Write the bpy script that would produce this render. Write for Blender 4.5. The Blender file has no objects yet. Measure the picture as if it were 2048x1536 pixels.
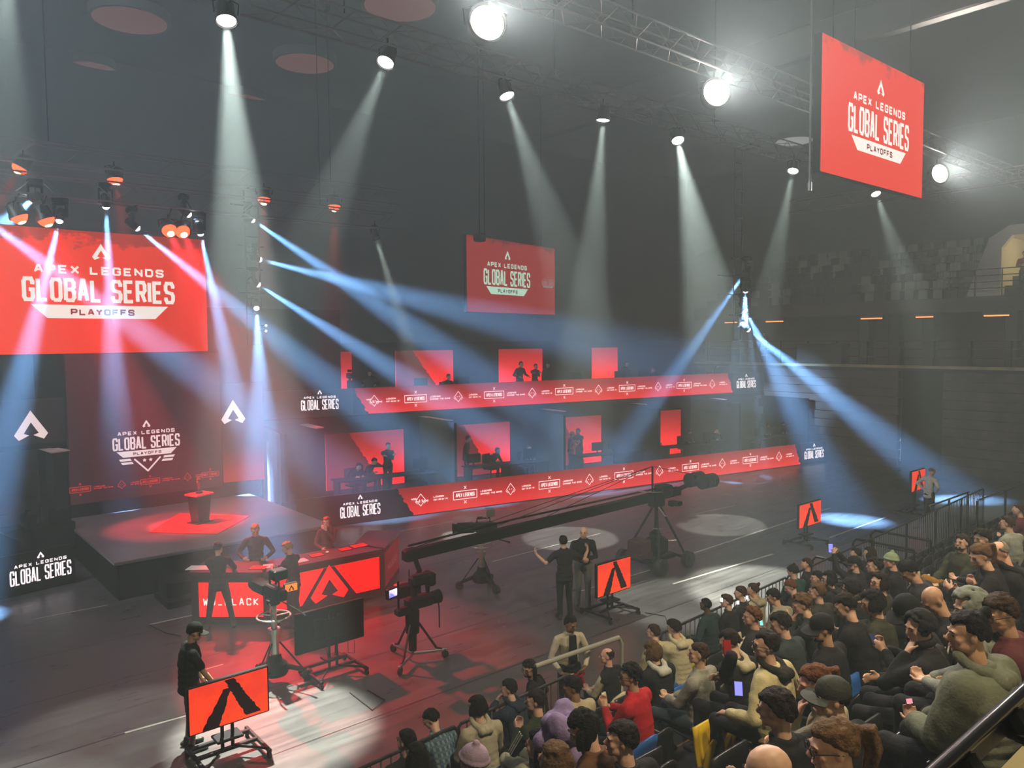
import bpy, bmesh, math, random
import numpy as np
from mathutils import Vector, Matrix, Euler
S = bpy.context.scene
COL = S.collection
PI = math.pi
# ---------------------------------------------------------------- camera
FPX, CXP, CYP, EYE = 1538.0, 1024.0, 768.0, 5.7
YAW, PITCH, ROLL = math.radians(49.67), math.radians(3.336), math.radians(-0.49)
_v = Vector((math.cos(YAW)*math.cos(PITCH), math.sin(YAW)*math.cos(PITCH), -math.sin(PITCH)))
_r = Vector((math.sin(YAW), -math.cos(YAW), 0)); _u = _r.cross(_v)
_r, _u = _r*math.cos(ROLL)+_u*math.sin(ROLL), _u*math.cos(ROLL)-_r*math.sin(ROLL)
CAM = Vector((0, 0, EYE))
cd = bpy.data.cameras.new('camera'); cam = bpy.data.objects.new('camera', cd); COL.objects.link(cam)
cd.sensor_width = 36; cd.lens = FPX/2048*36; cd.clip_start = 0.05; cd.clip_end = 300
m = Matrix((_r, _u, -_v)).transposed().to_4x4(); m.translation = CAM
cam.matrix_world = m; S.camera = cam
S.view_settings.view_transform = 'Standard'; S.view_settings.look = 'None'
S.view_settings.gamma = 1.0; S.view_settings.use_curve_mapping = False
S.view_settings.exposure = 0.28
# ---------------------------------------------------------------- haze in the air of the hall
HAZE = 0.0125
w = bpy.data.worlds.new('hall_air'); S.world = w; w.use_nodes = True
nt = w.node_tree; nt.nodes.clear()
wo = nt.nodes.new('ShaderNodeOutputWorld'); bg = nt.nodes.new('ShaderNodeBackground')
bg.inputs[0].default_value = (0, 0, 0, 1); bg.inputs[1].default_value = 0
nt.links.new(bg.outputs[0], wo.inputs[0])
vs = nt.nodes.new('ShaderNodeVolumeScatter'); vs.inputs['Density'].default_value = HAZE
vs.inputs['Anisotropy'].default_value = 0.0; vs.inputs['Color'].default_value = (0.74, 0.9, 1, 1)
gp_ = nt.nodes.new('ShaderNodeNewGeometry'); sp_ = nt.nodes.new('ShaderNodeSeparateXYZ'); nt.links.new(gp_.outputs['Position'], sp_.inputs[0])
hz = nt.nodes.new('ShaderNodeMapRange'); hz.interpolation_type = 'SMOOTHSTEP'  # the haze machines stand by the stage: thicker there, thin over the seats
hz.inputs[1].default_value = 7.0; hz.inputs[2].default_value = 17.0; hz.inputs[3].default_value = HAZE*.48; hz.inputs[4].default_value = HAZE*1.6
nt.links.new(sp_.outputs['Y'], hz.inputs[0]); nt.links.new(hz.outputs[0], vs.inputs['Density'])
nt.links.new(vs.outputs[0], wo.inputs[1])
w.cycles.volume_step_size = 3.5; w.cycles.volume_sampling = 'MULTIPLE_IMPORTANCE'
cy = S.cycles
cy.max_bounces = 4; cy.diffuse_bounces = 2; cy.glossy_bounces = 2; cy.transmission_bounces = 2
cy.volume_bounces = 0; cy.volume_max_steps = 40; cy.transparent_max_bounces = 4; cy.use_denoising = True; cy.use_adaptive_sampling = True; cy.adaptive_threshold = .03
cy.caustics_reflective = False; cy.caustics_refractive = False
cy.sample_clamp_indirect = 4.0; cy.sample_clamp_direct = 0
# ---------------------------------------------------------------- from the survey of the hall to world points
def ray(x, y): return _v + _r*((x-CXP)/FPX) - _u*((y-CYP)/FPX)
def onz(x, y, z=0.0): d = ray(x, y); return CAM + d*((z-EYE)/d.z)
def ony(x, y, Y): d = ray(x, y); return CAM + d*(Y/d.y)
def onx(x, y, X): d = ray(x, y); return CAM + d*(X/d.x)
def atd(x, y, D): return CAM + ray(x, y)*D
# ---------------------------------------------------------------- object helpers
def tag(o, label=None, cat=None, group=None, kind=None):
    if label: o['label'] = label
    if cat: o['category'] = cat
    if group: o['group'] = group
    if kind: o['kind'] = kind
    return o
def empty(name, loc=(0, 0, 0), rz=0.0, label=None, cat=None, group=None):
    o = bpy.data.objects.new(name, None); COL.objects.link(o); o.location = loc
    o.rotation_euler = (0, 0, rz); o.empty_display_size = 0.2
    return tag(o, label, cat, group)
def link(name, me, mats, parent=None, smooth=False):
    o = bpy.data.objects.new(name, me); COL.objects.link(o)
    for mm in (mats if isinstance(mats, (list, tuple)) else [mats]): me.materials.append(mm)
    if parent: o.parent = parent
    if smooth: me.shade_smooth()
    return o
def copy_tree(o, parent=None, loc=None, rz=None):
    c = o.copy(); COL.objects.link(c); c.parent = parent
    if loc is not None: c.location = loc
    if rz is not None: c.rotation_euler = (0, 0, rz)
    for ch in list(o.children): copy_tree(ch, c)
    return c
class MB:
    """collects shapes into one mesh"""
    def __init__(s): s.v = []; s.f = []; s.mi = []; s.cur = 0
    def add(s, vs, fs):
        b = len(s.v); s.v.extend([tuple(p) for p in vs])
        for f in fs: s.f.append(tuple(b+i for i in f)); s.mi.append(s.cur)
    def mat(s, i): s.cur = i; return s
    def box(s, c, d, rz=0.0, mtx=None, bev=0.0):
        hx, hy, hz = d[0]/2, d[1]/2, d[2]/2
        if bev > 0 and bev < min(hx, hy, hz):
            vs = []; b = bev
            for z, k in ((-hz, b), (-hz+b, 0), (hz-b, 0), (hz, b)):
                X, Y = hx-k, hy-k
                q = b*0.6
                for (x, y) in ((X-q, -Y), (X, -Y+q), (X, Y-q), (X-q, Y), (-X+q, Y), (-X, Y-q), (-X, -Y+q), (-X+q, -Y)):
                    vs.append(Vector((x, y, z)))
            fs = [tuple(reversed(range(8))), tuple(range(24, 32))]
            for L in range(3):
                for i in range(8):
                    j = (i+1) % 8; fs.append((L*8+i, L*8+j, L*8+8+j, L*8+8+i))
        else:
            vs = [Vector((x, y, z)) for z in (-hz, hz) for x, y in ((-hx, -hy), (hx, -hy), (hx, hy), (-hx, hy))]
            fs = [(3, 2, 1, 0), (4, 5, 6, 7), (0, 1, 5, 4), (1, 2, 6, 5), (2, 3, 7, 6), (3, 0, 4, 7)]
        M = mtx if mtx is not None else Matrix.Rotation(rz, 3, 'Z')
        s.add([M @ p + Vector(c) for p in vs], fs); return s
    def tube(s, pts, rad, n=8, cap=True):
        pts = [Vector(p) for p in pts]; m = len(pts)
        rs = rad if isinstance(rad, (list, tuple)) else [rad]*m
        vs = []; prev = None
        for i, p in enumerate(pts):
            t = (pts[min(i+1, m-1)]-pts[max(i-1, 0)]).normalized()
            if prev is None:
                a = Vector((0, 0, 1)) if abs(t.z) < 0.9 else Vector((1, 0, 0))
                e = t.cross(a).normalized()
            else: e = (prev-t*prev.dot(t)).normalized()
            prev = e; g = t.cross(e)
            for k in range(n):
                a = 2*PI*k/n; vs.append(p+(e*math.cos(a)+g*math.sin(a))*rs[i])
        fs = [(i*n+k, i*n+(k+1) % n, (i+1)*n+(k+1) % n, (i+1)*n+k) for i in range(m-1) for k in range(n)]
        if cap: fs += [tuple(reversed(range(n))), tuple(range((m-1)*n, m*n))]
        s.add(vs, fs); return s
    def lathe(s, prof, n=20, c=(0, 0, 0), mtx=None):
        M = mtx if mtx is not None else Matrix.Identity(3); c = Vector(c)
        vs = [M @ Vector((r*math.cos(2*PI*k/n), r*math.sin(2*PI*k/n), z))+c for r, z in prof for k in range(n)]
        m = len(prof)
        fs = [(i*n+k, i*n+(k+1) % n, (i+1)*n+(k+1) % n, (i+1)*n+k) for i in range(m-1) for k in range(n)]
        fs += [tuple(reversed(range(n))), tuple(range((m-1)*n, m*n))]
        s.add(vs, fs); return s
    def poly(s, pts, ext=None):
        pts = [Vector(p) for p in pts]; n = len(pts)
        if ext is None: s.add(pts, [tuple(range(n))])
        else:
            e = Vector(ext); s.add(pts+[p+e for p in pts], [tuple(reversed(range(n))), tuple(range(n, 2*n))]+[(i, (i+1) % n, n+(i+1) % n, n+i) for i in range(n)])
        return s
    def ball(s, c, r, n=12, m=8):
        r = r if isinstance(r, (list, tuple)) else (r, r, r); c = Vector(c)
        vs = [c+Vector((0, 0, -r[2]))]
        for i in range(1, m):
            a = -PI/2+PI*i/m
            for k in range(n): vs.append(c+Vector((r[0]*math.cos(a)*math.cos(2*PI*k/n), r[1]*math.cos(a)*math.sin(2*PI*k/n), r[2]*math.sin(a))))
        vs.append(c+Vector((0, 0, r[2]))); L = len(vs)-1
        fs = [(0, 1+(k+1) % n, 1+k) for k in range(n)]
        fs += [(1+i*n+k, 1+i*n+(k+1) % n, 1+(i+1)*n+(k+1) % n, 1+(i+1)*n+k) for i in range(m-2) for k in range(n)]
        fs += [(1+(m-2)*n+k, 1+(m-2)*n+(k+1) % n, L) for k in range(n)]
        s.add(vs, fs); return s
    def mesh(s, name):
        me = bpy.data.meshes.new(name); me.from_pydata(s.v, [], s.f)
        if any(s.mi): me.polygons.foreach_set('material_index', s.mi)
        me.update(); return me
    def build(s, name, mats, parent=None, smooth=False):
        me = s.mesh(name)
        o = link(name, me, mats, parent)
        if smooth:
            me.shade_smooth()
            try: me.set_sharp_from_angle(angle=0.7)
            except Exception: pass
        return o
def aim(d):
    """3x3 whose local +Z points along d"""
    d = Vector(d).normalized()
    return d.to_track_quat('Z', 'Y').to_matrix()
# ---------------------------------------------------------------- materials
MATS = {}
def mat(name, col, rough=0.6, metal=0.0, spec=0.5, emit=None, es=0.0, bump=0.0, bscale=40.0, var=0.0, vscale=6.0, sample='AUTO', sheen=0.0):
    if name in MATS: return MATS[name]
    mm = bpy.data.materials.new(name); mm.use_nodes = True; nt = mm.node_tree; b = nt.nodes['Principled BSDF']
    b.inputs['Base Color'].default_value = (*col, 1); b.inputs['Roughness'].default_value = rough
    b.inputs['Metallic'].default_value = metal; b.inputs['Specular IOR Level'].default_value = spec
    if sheen: b.inputs['Sheen Weight'].default_value = sheen
    if emit: b.inputs['Emission Color'].default_value = (*emit, 1); b.inputs['Emission Strength'].default_value = es
    mm.cycles.emission_sampling = sample if emit else 'NONE'
    if bump or var:
        tc = nt.nodes.new('ShaderNodeTexCoord'); n = nt.nodes.new('ShaderNodeTexNoise'); n.inputs['Detail'].default_value = 4
        nt.links.new(tc.outputs['Object'], n.inputs['Vector']); n.inputs['Scale'].default_value = bscale
        if bump:
            bp = nt.nodes.new('ShaderNodeBump'); bp.inputs['Strength'].default_value = bump; bp.inputs['Distance'].default_value = 0.02
            nt.links.new(n.outputs['Fac'], bp.inputs['Height']); nt.links.new(bp.outputs[0], b.inputs['Normal'])
        if var:
            n2 = nt.nodes.new('ShaderNodeTexNoise'); n2.inputs['Scale'].default_value = vscale; n2.inputs['Detail'].default_value = 5
            nt.links.new(tc.outputs['Object'], n2.inputs['Vector'])
            mr = nt.nodes.new('ShaderNodeMapRange'); mr.inputs[1].default_value = 0.3; mr.inputs[2].default_value = 0.7
            mr.inputs[3].default_value = 1-var; mr.inputs[4].default_value = 1+var
            nt.links.new(n2.outputs['Fac'], mr.inputs[0])
            mx = nt.nodes.new('ShaderNodeVectorMath'); mx.operation = 'SCALE'; mx.inputs[0].default_value = col
            nt.links.new(mr.outputs[0], mx.inputs['Scale']); nt.links.new(mx.outputs[0], b.inputs['Base Color'])
    MATS[name] = mm; return mm
def glow(name, col, strength, sample='NONE'):
    """a light-giving face"""
    if name in MATS: return MATS[name]
    mm = bpy.data.materials.new(name); mm.use_nodes = True; nt = mm.node_tree; nt.nodes.clear()
    o = nt.nodes.new('ShaderNodeOutputMaterial'); e = nt.nodes.new('ShaderNodeEmission')
    e.inputs[0].default_value = (*col, 1); e.inputs[1].default_value = strength
    nt.links.new(e.outputs[0], o.inputs[0]); mm.cycles.emission_sampling = sample
    MATS[name] = mm; return mm
def lin(r, g, b):
    f = lambda c: (c/255/12.92) if c/255 <= 0.04045 else ((c/255+0.055)/1.055)**2.4
    return (f(r), f(g), f(b))
BLACK = mat('black_metal', (0.012, 0.012, 0.014), 0.45, 0.6, bump=0.05)
BLACKM = mat('black_matt', (0.006, 0.006, 0.007), 0.85, spec=.12, bump=0.05)
STEEL = mat('steel', (0.42, 0.42, 0.43), 0.32, 1.0, bump=0.03)
ALU = mat('truss_aluminium', (0.2, 0.19, 0.2), 0.4, 0.9, bump=0.03)
RUBBER = mat('rubber', (0.015, 0.015, 0.015), 0.75, bump=0.1)
# ================================================================ lettering and emblems
GL = {
'A': [[(0,0),(.42,1),(.58,1),(1,0)],[(.17,.33),(.83,.33)]],
'B': [[(0,0),(0,1),(.8,1),(1,.86),(1,.66),(.82,.53),(0,.53)],[(.82,.53),(1,.4),(1,.15),(.8,0),(0,0)]],
'C': [[(1,.72),(1,.85),(.84,1),(.16,1),(0,.85),(0,.15),(.16,0),(.84,0),(1,.15),(1,.28)]],
'D': [[(0,0),(0,1),(.78,1),(1,.82),(1,.18),(.78,0),(0,0)]],
'E': [[(1,1),(0,1),(0,0),(1,0)],[(0,.5),(.85,.5)]],
'F': [[(1,1),(0,1),(0,0)],[(0,.5),(.85,.5)]],
'G': [[(1,.72),(1,.85),(.84,1),(.16,1),(0,.85),(0,.15),(.16,0),(.84,0),(1,.15),(1,.48),(.55,.48)]],
'H': [[(0,0),(0,1)],[(1,0),(1,1)],[(0,.5),(1,.5)]],
'I': [[(.5,0),(.5,1)]],
'K': [[(0,0),(0,1)],[(1,1),(.1,.48),(1,0)]],
'L': [[(0,1),(0,0),(1,0)]],
'M': [[(0,0),(0,1),(.5,.4),(1,1),(1,0)]],
'N': [[(0,0),(0,1),(1,0),(1,1)]],
'O': [[(.16,0),(0,.15),(0,.85),(.16,1),(.84,1),(1,.85),(1,.15),(.84,0),(.16,0)]],
'P': [[(0,0),(0,1),(.82,1),(1,.86),(1,.58),(.82,.44),(0,.44)]],
'R': [[(0,0),(0,1),(.82,1),(1,.86),(1,.6),(.82,.47),(0,.47)],[(.55,.47),(1,0)]],
'S': [[(1,.74),(1,.86),(.84,1),(.16,1),(0,.86),(0,.66),(.14,.54),(.86,.46),(1,.34),(1,.14),(.84,0),(.16,0),(0,.14),(0,.26)]],
'T': [[(0,1),(1,1)],[(.5,1),(.5,0)]],
'W': [[(0,1),(.2,0),(.5,.62),(.8,0),(1,1)]],
'X': [[(0,0),(1,1)],[(0,1),(1,0)]],
'Y': [[(0,1),(.5,.5),(1,1)],[(.5,.5),(.5,0)]],
'_': [[(0,0),(1,0)]],
'.': [[(.4,0),(.6,0)]],
'0': [[(.16,0),(0,.15),(0,.85),(.16,1),(.84,1),(1,.85),(1,.15),(.84,0),(.16,0)],[(.3,.35),(.7,.65)]],
'1': [[(.2,.8),(.5,1),(.5,0)]],
'2': [[(0,.75),(0,.86),(.16,1),(.84,1),(1,.86),(1,.62),(0,.12),(0,0),(1,0)]],
'4': [[(.75,0),(.75,1),(0,.35),(0,.28),(1,.28)]],
'9': [[(0,0),(.84,0),(1,.15),(1,.85),(.84,1),(.16,1),(0,.85),(0,.6),(.16,.46),(1,.46)]],
}
class Sheet:
    """flat marks on a plane: o + ux*x + uy*y, lifted off along nn"""
    def __init__(s, o, ux, uy, lift=0.006):
        s.ux = Vector(ux).normalized(); s.uy = Vector(uy).normalized(); s.n = s.ux.cross(s.uy); s.o = Vector(o)+s.n*lift; s.mb = MB()
    def P(s, x, y): return s.o+s.ux*x+s.uy*y
    def poly(s, pts): s.mb.add([s.P(x, y) for x, y in pts], [tuple(range(len(pts)))])
    def seg(s, a, b, w, ea=0, eb=0):
        dx, dy = b[0]-a[0], b[1]-a[1]; L = math.hypot(dx, dy) or 1e-6; dx /= L; dy /= L
        a = (a[0]-dx*ea, a[1]-dy*ea); b = (b[0]+dx*eb, b[1]+dy*eb); px, py = -dy*w/2, dx*w/2
        s.poly([(a[0]-px, a[1]-py), (b[0]-px, b[1]-py), (b[0]+px, b[1]+py), (a[0]+px, a[1]+py)])
    def line(s, pts, w):
        for i in range(len(pts)-1):
            s.seg(pts[i], pts[i+1], w, w*.42 if i else 0, w*.42 if i < len(pts)-2 else 0)
    def text(s, txt, x, y, h, wd, sw, gap, width=None, centre=True, slant=0.0):
        """wd letter width, sw stroke, gap between letters; width squeezes the line to a length"""
        def adv(c): return wd*.55 if c == ' ' else (sw if c in 'I' else (sw*1.2 if c == '.' else wd))
        tot = sum(adv(c) for c in txt)+gap*(len(txt)-1)
        k = (width/tot) if width else 1.0
        cx = x-(tot*k/2 if centre else 0)
        for c in txt:
            a = adv(c)
            if c != ' ':
                ix = max(a-sw, 0.0)
                for pl in GL[c]:
                    s.line([(cx+(sw/2+px*ix)*k+slant*(sw/2+py*(h-sw)), y+sw/2+py*(h-sw)) for px, py in pl], sw)
            cx += (a+gap)*k
    def emblem(s, x, y, w, h):
        q = [(.5,1),(1,.2),(.87,.02),(.56,.17),(.72,.235),(.5,.6),(.28,.235),(.44,.17),(.13,.02),(0,.2)]
        s.poly([(x+(a-.5)*w, y+b*h) for a, b in reversed(q)])
    def ring(s, x, y, rx, ry, w):
        q = [(x, y+ry), (x+rx, y), (x, y-ry), (x-rx, y)]
        for i in range(4): s.seg(q[i], q[(i+1) % 4], w, w*.5, w*.5)
    def diamond(s, x, y, r):
        s.ring(x, y, r*.8, r, r*.1)
        for dx in (-.22, .22):
            s.poly([(x+dx*r+.09*r*math.cos(a*PI/4), y+.09*r*math.sin(a*PI/4)) for a in range(8)])
        for k in (-1, 1):
            for q in (0, .14): s.seg((x+k*r*(.98-q*.9), y-r*.18-q*r), (x+k*r*(.70-q*.9), y-r*.48-q*r), r*.09)
    def star(s, x, y, r):
        s.poly([(x+(r if i % 2 == 0 else r*.42)*math.sin(i*PI/5), y+(r if i % 2 == 0 else r*.42)*math.cos(i*PI/5)) for i in range(9, -1, -1)])
    def block(s, x, y, W, bar=True, gh=.17, lean=0.0):
        """the event's name: emblem, two lines and the bar under them; W is the width of the second line"""
        s.emblem(x, y+W*(gh+.135), W*.12, W*.12)
        s.text('APEX LEGENDS', x, y+W*(gh+.03), W*.06, W*.06, W*.014, W*.02, width=W*.85, slant=lean)
        s.text('GLOBAL SERIES', x, y, W*gh, W*.085, W*.026, W*.012, width=W)
        if bar: s.poly([(x-W*.355, y-W*.115), (x+W*.355, y-W*.115), (x+W*.45, y-W*.02), (x-W*.45, y-W*.02)])
    def build(s, name, m, parent=None): return s.mb.build(name, m, parent)
def noise_mix(name, cols, strength, scale=1.2, axis='Z', lo=0.0, hi=1.0, th=0.5, soft=0.03, grad=None, stretch=(1, 1, 1), sample='AUTO', mid=0.0):
    """LED content: two tones of one picture split by a ragged edge; grad = (axis, low value, high value, factor low, factor high)"""
    if name in MATS: return MATS[name]
    mm = bpy.data.materials.new(name); mm.use_nodes = True; nt = mm.node_tree; nt.nodes.clear()
    N = nt.nodes.new; L = nt.links.new
    o = N('ShaderNodeOutputMaterial'); e = N('ShaderNodeEmission'); L(e.outputs[0], o.inputs[0])
    tc = N('ShaderNodeTexCoord'); mp = N('ShaderNodeMapping'); L(tc.outputs['Object'], mp.inputs[0]); mp.inputs['Scale'].default_value = stretch
    n = N('ShaderNodeTexNoise'); n.inputs['Scale'].default_value = scale; n.inputs['Detail'].default_value = 8; n.inputs['Roughness'].default_value = .65
    L(mp.outputs[0], n.inputs['Vector'])
    sx = N('ShaderNodeSeparateXYZ'); L(tc.outputs['Object'], sx.inputs[0])
    g = N('ShaderNodeMapRange'); g.inputs[1].default_value = lo; g.inputs[2].default_value = hi; g.inputs[3].default_value = -0.5; g.inputs[4].default_value = 0.5
    L(sx.outputs[axis], g.inputs[0])
    a = N('ShaderNodeMath'); a.operation = 'ADD'; L(n.outputs['Fac'], a.inputs[0]); L(g.outputs[0], a.inputs[1])
    r = N('ShaderNodeMapRange'); r.inputs[1].default_value = th-soft; r.inputs[2].default_value = th+soft; L(a.outputs[0], r.inputs[0])
    mx = N('ShaderNodeMix'); mx.data_type = 'RGBA'; mx.inputs[6].default_value = (*cols[0], 1); mx.inputs[7].default_value = (*cols[1], 1)
    L(r.outputs[0], mx.inputs[0]); out = mx.outputs[2]
    if grad:
        q = N('ShaderNodeMapRange'); q.inputs[1].default_value = grad[1]; q.inputs[2].default_value = grad[2]; q.inputs[3].default_value = grad[3]; q.inputs[4].default_value = grad[4]
        L(sx.outputs[grad[0]], q.inputs[0]); L(q.outputs[0], e.inputs[1])
    else: e.inputs[1].default_value = strength
    L(out, e.inputs[0]); mm.cycles.emission_sampling = sample
    MATS[name] = mm; return mm
WHITE_LED = glow('white_led', lin(235, 228, 220), 1.0)
DARK_RED_LED = glow('dark_red_led', lin(120, 24, 20), 1.0)
RED_LINE_LED = glow('red_line_led', lin(215, 45, 40), 1.0)
# ================================================================ the shell of the hall
def struct(name, o, label=None): o.name = name; o['kind'] = 'structure'; return o
X0, X1, YB, YF = -9.0, 36.0, -9.0, 33.0
def floor_material():
    mm = mat('floor_vinyl', (0.035, 0.035, 0.04), 0.42, spec=0.5); nt = mm.node_tree; b = nt.nodes['Principled BSDF']
    N = nt.nodes.new; L = nt.links.new
    tc = N('ShaderNodeTexCoord'); n = N('ShaderNodeTexNoise'); n.inputs['Scale'].default_value = 1.1; n.inputs['Detail'].default_value = 7; L(tc.outputs['Object'], n.inputs['Vector'])
    mp = N('ShaderNodeMapping'); mp.inputs['Scale'].default_value = (.35, 5, 1); L(tc.outputs['Object'], mp.inputs[0])
    n2 = N('ShaderNodeTexNoise'); n2.inputs['Scale'].default_value = 1.6; n2.inputs['Detail'].default_value = 6; L(mp.outputs[0], n2.inputs['Vector'])
    a = N('ShaderNodeMath'); a.operation = 'ADD'; L(n.outputs['Fac'], a.inputs[0]); L(n2.outputs['Fac'], a.inputs[1])
    r = N('ShaderNodeMapRange'); r.inputs[1].default_value = .75; r.inputs[2].default_value = 1.25; r.inputs[3].default_value = .27; r.inputs[4].default_value = .43; L(a.outputs[0], r.inputs[0]); L(r.outputs[0], b.inputs['Roughness'])
    cr = N('ShaderNodeMapRange'); cr.inputs[1].default_value = .7; cr.inputs[2].default_value = 1.3; cr.inputs[3].default_value = .75; cr.inputs[4].default_value = 1.25; L(a.outputs[0], cr.inputs[0])
    v = N('ShaderNodeVectorMath'); v.operation = 'SCALE'; v.inputs[0].default_value = (.07, .07, .074); L(cr.outputs[0], v.inputs['Scale'])
    sx = N('ShaderNodeSeparateXYZ'); L(tc.outputs['Object'], sx.inputs[0])
    md = N('ShaderNodeMath'); md.operation = 'FRACT'; dv = N('ShaderNodeMath'); dv.operation = 'DIVIDE'; dv.inputs[1].default_value = 2.0
    L(sx.outputs['Y'], dv.inputs[0]); L(dv.outputs[0], md.inputs[0])
    ls = N('ShaderNodeMath'); ls.operation = 'LESS_THAN'; ls.inputs[1].default_value = .014; L(md.outputs[0], ls.inputs[0])
    mx = N('ShaderNodeMix'); mx.data_type = 'RGBA'; mx.inputs[7].default_value = (.008, .008, .009, 1); L(ls.outputs[0], mx.inputs[0]); L(v.outputs[0], mx.inputs[6])
    L(mx.outputs[2], b.inputs['Base Color']); return mm
fl = MB().box(((X0+X1)/2, (YB+YF)/2, -.1), (X1-X0, YF-YB, .2)).build('floor', floor_material()); struct('floor', fl)
WALLM = mat('dark_wall', (0.016, 0.017, 0.02), 0.85, bump=0.1, var=.3, vscale=.5)
CEILM = mat('dark_ceiling', (0.02, 0.02, 0.022), 0.8, bump=0.1, var=.3, vscale=.3)
CZ = 16.5
struct('ceiling', MB().box(((X0+44)/2, (YB+YF)/2, CZ+.1), (44-X0, YF-YB, .2)).build('ceiling', CEILM))
struct('wall_back', MB().box(((X0+44)/2, YF+.1, CZ/2), (44-X0, .2, CZ)).build('wall_back', WALLM))
struct('wall_front', MB().box(((X0+44)/2, YB-.1, CZ/2), (44-X0, .2, CZ)).build('wall_front', WALLM))
struct('wall_left', MB().box((X0-.1, (YB+YF)/2, CZ/2), (.2, YF-YB, CZ)).build('wall_left', WALLM))
struct('wall_right', MB().box((44.1, (YB+YF)/2, CZ/2), (.2, YF-YB, CZ)).build('wall_right', WALLM))
# roof purlins and a deep beam across the roof
for i, Y in enumerate((2.0, 8.0, 17.5, 24.5)):
    struct('trim_%d' % (i+1), MB().box((15, Y, CZ-.25), (48, .25, .5)).build('trim', CEILM))
STEELG = mat('painted_steel', (0.045, 0.04, 0.042), 0.6, bump=.05)
bm = onz(1725, 85, 14.6)
tag(MB().box((bm.x, 9, 15.1), (.45, 33, 1.0), bev=.05).build('roof_beam', STEELG), 'grey steel roof beam crossing above the tilted red screen', 'beam')
# round daylight tubes in the roof; a faint glow paints the light on them
PIPEGLOW = glow('roof_diffuser', lin(86, 52, 52), 1.0)
PIPEGLOW_PALE = glow('roof_diffuser_pale', lin(128, 134, 134), 1.0)
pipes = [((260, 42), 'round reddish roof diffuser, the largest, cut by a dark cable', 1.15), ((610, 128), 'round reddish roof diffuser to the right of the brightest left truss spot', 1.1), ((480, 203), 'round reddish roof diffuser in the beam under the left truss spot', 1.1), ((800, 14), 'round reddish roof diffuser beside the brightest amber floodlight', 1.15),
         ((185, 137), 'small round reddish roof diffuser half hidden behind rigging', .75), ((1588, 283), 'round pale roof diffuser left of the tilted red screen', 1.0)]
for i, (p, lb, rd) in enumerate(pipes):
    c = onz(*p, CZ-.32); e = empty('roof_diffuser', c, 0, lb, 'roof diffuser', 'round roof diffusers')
    MB().lathe([(rd, 0), (rd*1.0, .03), (rd*.9, -.05)][::1] if False else [(rd*.3, -.06), (rd*.75, -.045), (rd*.97, 0), (rd, .05)], 40).build('lens', PIPEGLOW if i < 5 else PIPEGLOW_PALE, e, True)
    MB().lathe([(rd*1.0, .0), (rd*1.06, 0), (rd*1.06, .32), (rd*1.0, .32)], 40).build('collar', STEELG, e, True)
# white tape lines on the floor
TAPE = mat('floor_tape', (0.42, 0.42, 0.4), 0.5, var=.3, vscale=3)
for i, (a, b, wd) in enumerate([((1388, 1106), (1660, 1016), .06), ((1346, 1168), (1546, 1108), .06), ((345, 1441), (442, 1326), .0), ((250, 1466), (372, 1432), .05), ((300, 1249), (392, 1229), .05), ((404, 1341), (446, 1329), .05), ((770, 1068), (905, 1043), .04), ((985, 1123), (1200, 1067), .03), ((1150, 1186), (1300, 1140), .03), ((60, 1240), (215, 1210), .03), ((1380, 1030), (1470, 1011), .04), ((1660, 1075), (1770, 1035), .05)]):
    if not wd: continue
    A, B = onz(*a), onz(*b); d = B-A
    struct('floor_line', MB().box((A+B)/2+Vector((0, 0, .002)), (d.length, wd, .004), rz=math.atan2(d.y, d.x)).build('floor_line', TAPE))
# ---------------------------------------------------------------- far end wall: retracted seating, concourse, upper tier
ENDX = 34.0
BRN = mat('folded_seating_timber', (0.075, 0.055, 0.045), 0.7, bump=.08, var=.35, vscale=1.5)
def slatted(name, y0, y1, z0, z1, n, m, x=ENDX):
    mb = MB(); hh = (z1-z0)/n
    for i in range(n): mb.box((x+.15-.004*(i % 2), (y0+y1)/2, z0+hh*(i+.5)), (.3+.05*(i % 3), y1-y0, hh*.93))
    return mb
e = empty('folded_seating_bank', (ENDX, 20, 0), 0, 'dark folded seating bank under the far concourse, left of the dark gap', 'folded seating')
slatted('a', 14.4-20, 25-20, 0, 4.2, 11, BRN, 0).build('step_front', BRN, e)
e = empty('folded_seating_bank', (ENDX, 8, 0), 0, 'brown folded seating bank under the far concourse, right of the dark gap', 'folded seating')
slatted('b', -8-8, 12.6-8, 0, 4.2, 11, BRN, 0).build('step_front', BRN, e)
struct('wall_right_gap', MB().box((ENDX+.6, 13.5, 2.1), (.2, 1.9, 4.2)).build('wall', WALLM))
LEDGE = mat('concourse_edge', (0.40, 0.33, 0.18), 0.6, bump=.05, var=.25, vscale=2)
struct('trim_11', MB().box((ENDX+.1, 8, 4.38), (.3, 34, .12)).build('trim', LEDGE))
CONC = mat('concourse_slab', (0.05, 0.047, 0.045), .8, bump=.08)
struct('floor_2', MB().box((ENDX+2.2, 8, 4.26), (4.0, 34, .12)).build('floor', CONC))
FASC = mat('tier_fascia', (0.085, 0.07, 0.06), .75, bump=.06, var=.25, vscale=.6)
struct('wall_right_fascia', MB().box((ENDX+.12, 8, 6.92), (.24, 34, .56)).build('wall', FASC))
struct('wall_right_concourse', MB().box((ENDX+4.2, 8, 5.5), (.2, 34, 2.3)).build('wall', mat('concourse_wall', (.11, .095, .06), .8, bump=.05)))
for i, y in enumerate((22.4, 16.2, 14.9, 13.5, 10.4, 7.6)):
    struct('pillar_%d' % (i+1), MB().box((ENDX+.9, y, 5.5), (.5, .45, 2.4), bev=.03).build('pillar', CONC))
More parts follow.
